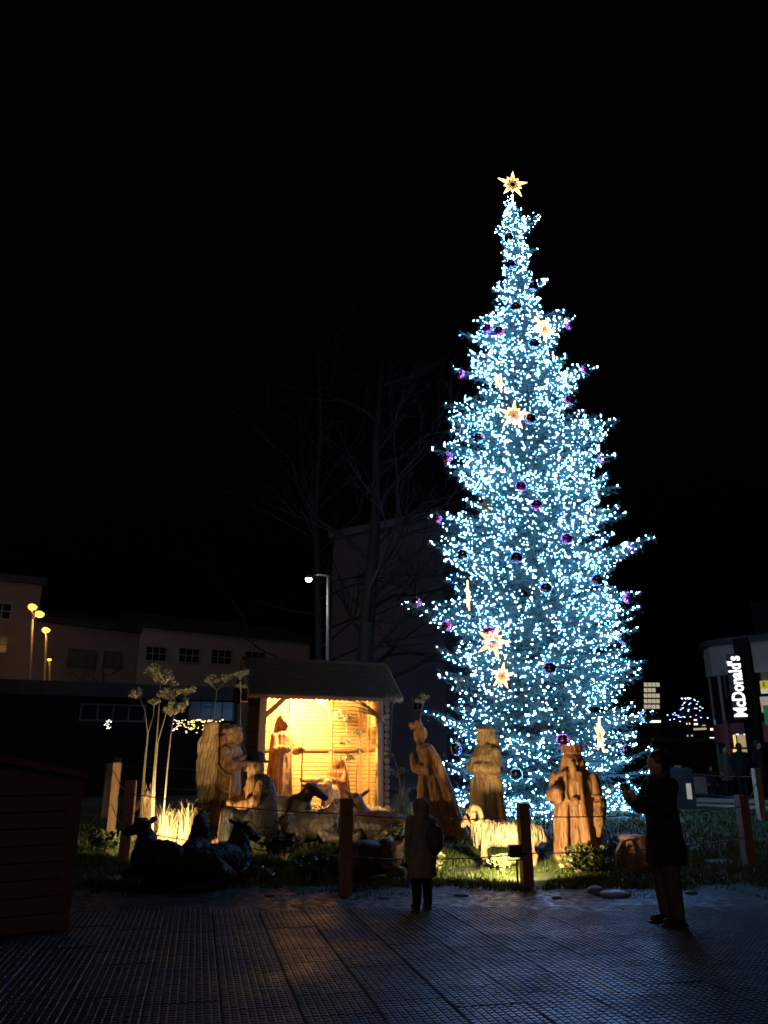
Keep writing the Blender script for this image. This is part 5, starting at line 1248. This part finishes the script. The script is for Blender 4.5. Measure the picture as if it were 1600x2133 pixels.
rt = ground(746, 30); bare_tree('tall bare tree with a thick dark trunk behind the stable roof', rt, at(800, 760, 30) - rt, .34, 3, 22, 4.0)
rt = ground(672, 32); bare_tree('wide bare tree behind the white street lamp', rt, at(660, 720, 32) - rt, .17, 8, 22, 4.4)
rt = ground(200, 32.5); bare_tree('low twiggy bare tree beside the brown house', rt, at(215, 1385, 32.5) - rt, .10, 21, 11, 1.5, 4)

# =================================================================== WET WOODEN BOX AT THE LEFT EDGE
wx = empty('wooden_hut_corner', (0, 0, 0), 0, 'dark wet wooden plank stand cut off by the left edge', 'wooden stand')
c0, c1 = at(133, 1880, 8.6), at(-140, 1880, 7.9); c0.z = c1.z = 0
fw_ = Facade(c1, c0); nW = 9; zt_w = at(100, 1612, 8.5).z
for i in range(nW):
    z0 = .02 + i * (zt_w - .06) / nW; z1 = z0 + (zt_w - .06) / nW - .012
    o = fw_.box(0, fw_.L - random.uniform(0, .04), z0, z1, -.03, random.uniform(-.004, .012)).build('plank', 'wet_plank', wx)
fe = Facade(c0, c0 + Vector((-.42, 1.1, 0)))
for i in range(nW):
    z0 = .02 + i * (zt_w - .06) / nW; fe.box(.0, fe.L, z0, z0 + (zt_w - .06) / nW - .012, -.03, random.uniform(0, .01)).build('plank', 'black_carving', wx)  # black material on the end planks puts this side's shade into the colour
fw_.box(fw_.L - .05, fw_.L + .06, 0, zt_w - .03, -.06, .035).build('corner_post', 'wet_plank', wx)
fw_.box(.02, fw_.L - .02, 0, zt_w - .03, -.9, -.04).build('core', 'wet_plank', wx)
tl_ = .19; hl = fw_.L * tl_
for k_ in range(2):                                    # gable boards under the sloping top
    a0, a1 = zt_w - .05 + k_ * hl * .5, zt_w - .05 + (k_ + 1) * hl * .5
    u1, u2 = fw_.L * (1 - k_ * .5), fw_.L * (1 - (k_ + 1) * .5)
    V = [fw_.p(0, a0, 0), fw_.p(u1, a0, 0), fw_.p(u2, a1 - .01, 0), fw_.p(0, a1 - .01, 0)]; V += [v - fw_.n * .9 for v in V]
    raw('gable_board', V, [(0, 1, 2, 3), (7, 6, 5, 4), (0, 4, 5, 1), (1, 5, 6, 2), (2, 6, 7, 3), (3, 7, 4, 0)], 'wet_plank', wx)
V = [fw_.p(-.05, zt_w - .03 + hl + .05 * tl_, .07), fw_.p(fw_.L + .08, zt_w - .03 - .08 * tl_, .07), fw_.p(fw_.L + .08, zt_w + .03 - .08 * tl_, .07), fw_.p(-.05, zt_w + .03 + hl + .05 * tl_, .07)]; V += [v - fw_.n * 1.05 for v in V]
raw('top_board', V, [(0, 1, 2, 3), (7, 6, 5, 4), (0, 4, 5, 1), (1, 5, 6, 2), (2, 6, 7, 3), (3, 7, 4, 0)], 'wet_plank', wx)

# =================================================================== PEOPLE
def hand(mb, c, f, up, side, s=1.0, curl=.5):
    """palm at c, fingers along f, palm normal up, thumb to side"""
    c, f, up, side = Vector(c), Vector(f).normalized(), Vector(up).normalized(), Vector(side).normalized()
    mb.ell(c, (.038 * s, .038 * s, .038 * s))
    mb.cap(c - f * .02 * s, c + f * .03 * s, .034 * s, .036 * s, 8)
    for i, (o, L) in enumerate(((.030, .068), (.011, .078), (-.009, .073), (-.028, .058))):
        a = c + f * .05 * s + side * o * s; b = a + (f * (1 - curl * .6) + up * curl) .normalized() * L * .55 * s; d = b + (f * (1 - curl * 1.4) + up * curl * 1.2).normalized() * L * .5 * s
        mb.chain([a, b, d], [.0095 * s, .009 * s, .008 * s], 6)
    a = c + side * .034 * s; b = a + (side * .7 + f * .6 + up * .3) * .035 * s; mb.chain([a, b, b + (f * .8 + up * .4) * .03 * s], [.013 * s, .011 * s, .009 * s], 6)
def person(label, loc, rz, H, coat, trous, hair_m='hair', pose='stand', hood=False, coat_len=.48, hair=True, shoe='shoe', vox=.016, coat_flare=1.0, bag=False, phone=False):
    e = empty('person', loc, rz, label, 'person'); k = H / 1.7; S = lambda *p: Vector(p) * k
    body = MB(); head(body, S(0, -.01, 1.58), .225 * k, 0, .1 if not phone else -.05, 0, 1.0); body.cap(S(0, .01, 1.40), S(0, .0, 1.50), .055 * k, .05 * k)
    body.loft([(.84 * k, 0, 0, .155 * k, .11 * k), (1.1 * k, 0, 0, .135 * k, .10 * k), (1.32 * k, 0, .01, .17 * k, .105 * k), (1.43 * k, 0, .01, .08 * k, .06 * k)], 18)
    if phone: H_ = [(S(-.07, -.36, 1.24), S(-.22, -.10, 1.12)), (S(.07, -.36, 1.24), S(.22, -.10, 1.12))]
    elif pose == 'front': H_ = [(S(-.10, -.20, 1.0), S(-.25, .0, 1.08)), (S(.10, -.20, 1.0), S(.25, .0, 1.08))]
    else: H_ = [(S(-.25, -.04, .80), S(-.24, .03, 1.08)), (S(.25, -.04, .80), S(.24, .03, 1.08))]
    for (h_, el), sx in zip(H_, (-1, 1)):
        body.chain([S(sx * .18, .01, 1.36), el, h_], [.055 * k, .045 * k, .032 * k])
    for sx in (-1, 1):
        body.chain([S(sx * .09, 0, .88), S(sx * .095, -.02, .48), S(sx * .095, .01, .09)], [.095 * k, .065 * k, .045 * k])
    bo = body.fuse('body', 'skin', e, vox, 1)
    hm = MB()
    for (h_, el), sx in zip(H_, (-1, 1)):
        f = (h_ - el).normalized(); hand(hm, h_ + f * .03 * k, f if not phone else Vector((0, -.3, 1)), Vector((-sx, 0, .0)) if not phone else Vector((-sx * .6, -.6, 0)), Vector((-sx * .2, -1, .2)) if not phone else Vector((-sx, -.2, .3)), k, .55)
    hm.build('hands', 'skin', bo, True)
    c = MB(); hem = .84 - coat_len * .85
    c.loft([(hem * k, 0, .005, .235 * k * coat_flare, .185 * k * coat_flare, .03), (.84 * k, 0, .005, .22 * k, .175 * k, .03), (1.1 * k, 0, .005, .195 * k, .155 * k, .02), (1.33 * k, 0, .012, .205 * k, .135 * k), (1.43 * k, 0, .012, .12 * k, .095 * k), (1.47 * k, 0, .01, .085 * k, .08 * k)], 26, (6, .3))
    for (h_, el), sx in zip(H_, (-1, 1)):
        d = (h_ - el).normalized(); c.chain([S(sx * .185, .012, 1.36), el, h_ - d * .04 * k], [.085 * k, .07 * k, .052 * k])
    if hood: c.ell(S(0, .015, 1.575), (.145 * k, .155 * k, .165 * k)); c.cap(S(0, .03, 1.42), S(0, .02, 1.52), .13 * k, .13 * k)
    c.fuse('coat', coat, e, vox * 1.1, 1, .016 * k, 8)
    for sx in (-1, 1):
        t = MB(); t.chain([S(sx * .09, 0, .90), S(sx * .095, -.02, .48), S(sx * .095, .012, .10)], [.115 * k, .088 * k, .07 * k], 12); t.build('trouser_leg', trous, e, True)
        s_ = MB(); s_.cap(S(sx * .10, .03, .045), S(sx * .11, -.14, .04), .048 * k, .042 * k); s_.box(S(sx * .105, -.055, .012), (.09 * k, .28 * k, .024 * k), None, .008); s_.build('shoe', shoe, e, True)
    if hair and not hood:
        h = MB(); h.ell(S(0, .03, 1.615), (.105 * k, .115 * k, .12 * k)); h.cap(S(0, .08, 1.56), S(0, .085, 1.46), .085 * k, .06 * k); (h.ell(S(0, .13, 1.66), (.05 * k, .05 * k, .05 * k)) if phone else None); h.fuse('hair', hair_m, e, .012 * max(k, .7), 1, .006, 20)
    if bag:
        b = MB(); b.box(S(0, .22, 1.18), (.26 * k, .14 * k, .36 * k), None, .04 * k); b.build('backpack', 'bag', e, True)
    if phone:
        MB().tube([S(.10 * math.cos(t), .01 + .095 * math.sin(t), 1.455 + .015 * math.sin(t)) for t in np.linspace(0, 6.283, 17)[:-1]], .035 * k, 8, close=True).build('scarf', 'bag', e, True)
        ph = MB(); ph.box((0, 0, 0), (.15 * k, .010, .075 * k), None, .004); o = ph.build('telephone', 'metal_black', None); tag(o, 'dark mobile phone held up by the standing woman', 'phone')
        M = Matrix.Translation(Vector(loc)) @ Matrix.Rotation(rz, 4, 'Z'); o.location = M @ S(0, -.43, 1.34); o.rotation_euler = (R(-12), 0, rz)
        sc = MB(); sc.box((0, .0062, 0), (.138 * k, .002, .066 * k)); sc.build('screen', 'phone_screen', o)
    return e
wl = ground(1402, 8.95); wl.z = .006
person('woman in black coat seen from the side photographing the spruce with a phone', wl, R(-72), 1.66, 'coat_black', 'trousers', phone=True, coat_len=.30, coat_flare=1.08)
cl = ground(880, 9.85); cl.z = .006
person('child in a taupe hooded coat with backpack watching the nativity scene', cl, R(196), 1.15, 'coat_taupe', 'trousers_black', hood=True, coat_len=.42, coat_flare=1.12, vox=.012, bag=False)
sb = empty('shoulder_bag', (0, 0, 0), 0, 'dark soft bag hanging at the right side of the child', 'bag')
p_ = ground(903, 9.82); mb = MB(); mb.ell((p_.x + .02, p_.y - .02, .73), (.115, .085, .17)); mb.cap((p_.x + .02, p_.y, .85), (p_.x - .06, p_.y, .90), .05, .04); mb.fuse('pouch', 'bag', sb, .012, 1, .008, 10)
MB().tube([(p_.x + .05, p_.y - .03, .85), (p_.x - .02, p_.y - .03, .95), (p_.x - .10, p_.y, .93)], .010, 6).build('strap', 'bag', sb, True)
person('passer-by in a green coat in front of the restaurant pier', ground(1521, 28.5), R(20), 1.68, 'coat_green', 'trousers_black', coat_len=.35, vox=.03)
person('man in black standing before the warm restaurant window', ground(1552, 28.4), R(170), 1.74, 'coat_black', 'trousers_black', coat_len=.2, vox=.03)
person('small child in dark clothes left of the green coat', ground(1488, 27.5), R(0), 1.0, 'coat_black', 'trousers_black', coat_len=.25, vox=.03)
person('dark figure at the right edge beside the restaurant column', ground(1594, 26.5), R(30), 1.74, 'coat_black', 'trousers_black', coat_len=.3, vox=.03)
for o_ in list(FUSE.collection.objects): bpy.data.objects.remove(o_)
bpy.data.scenes.remove(FUSE)
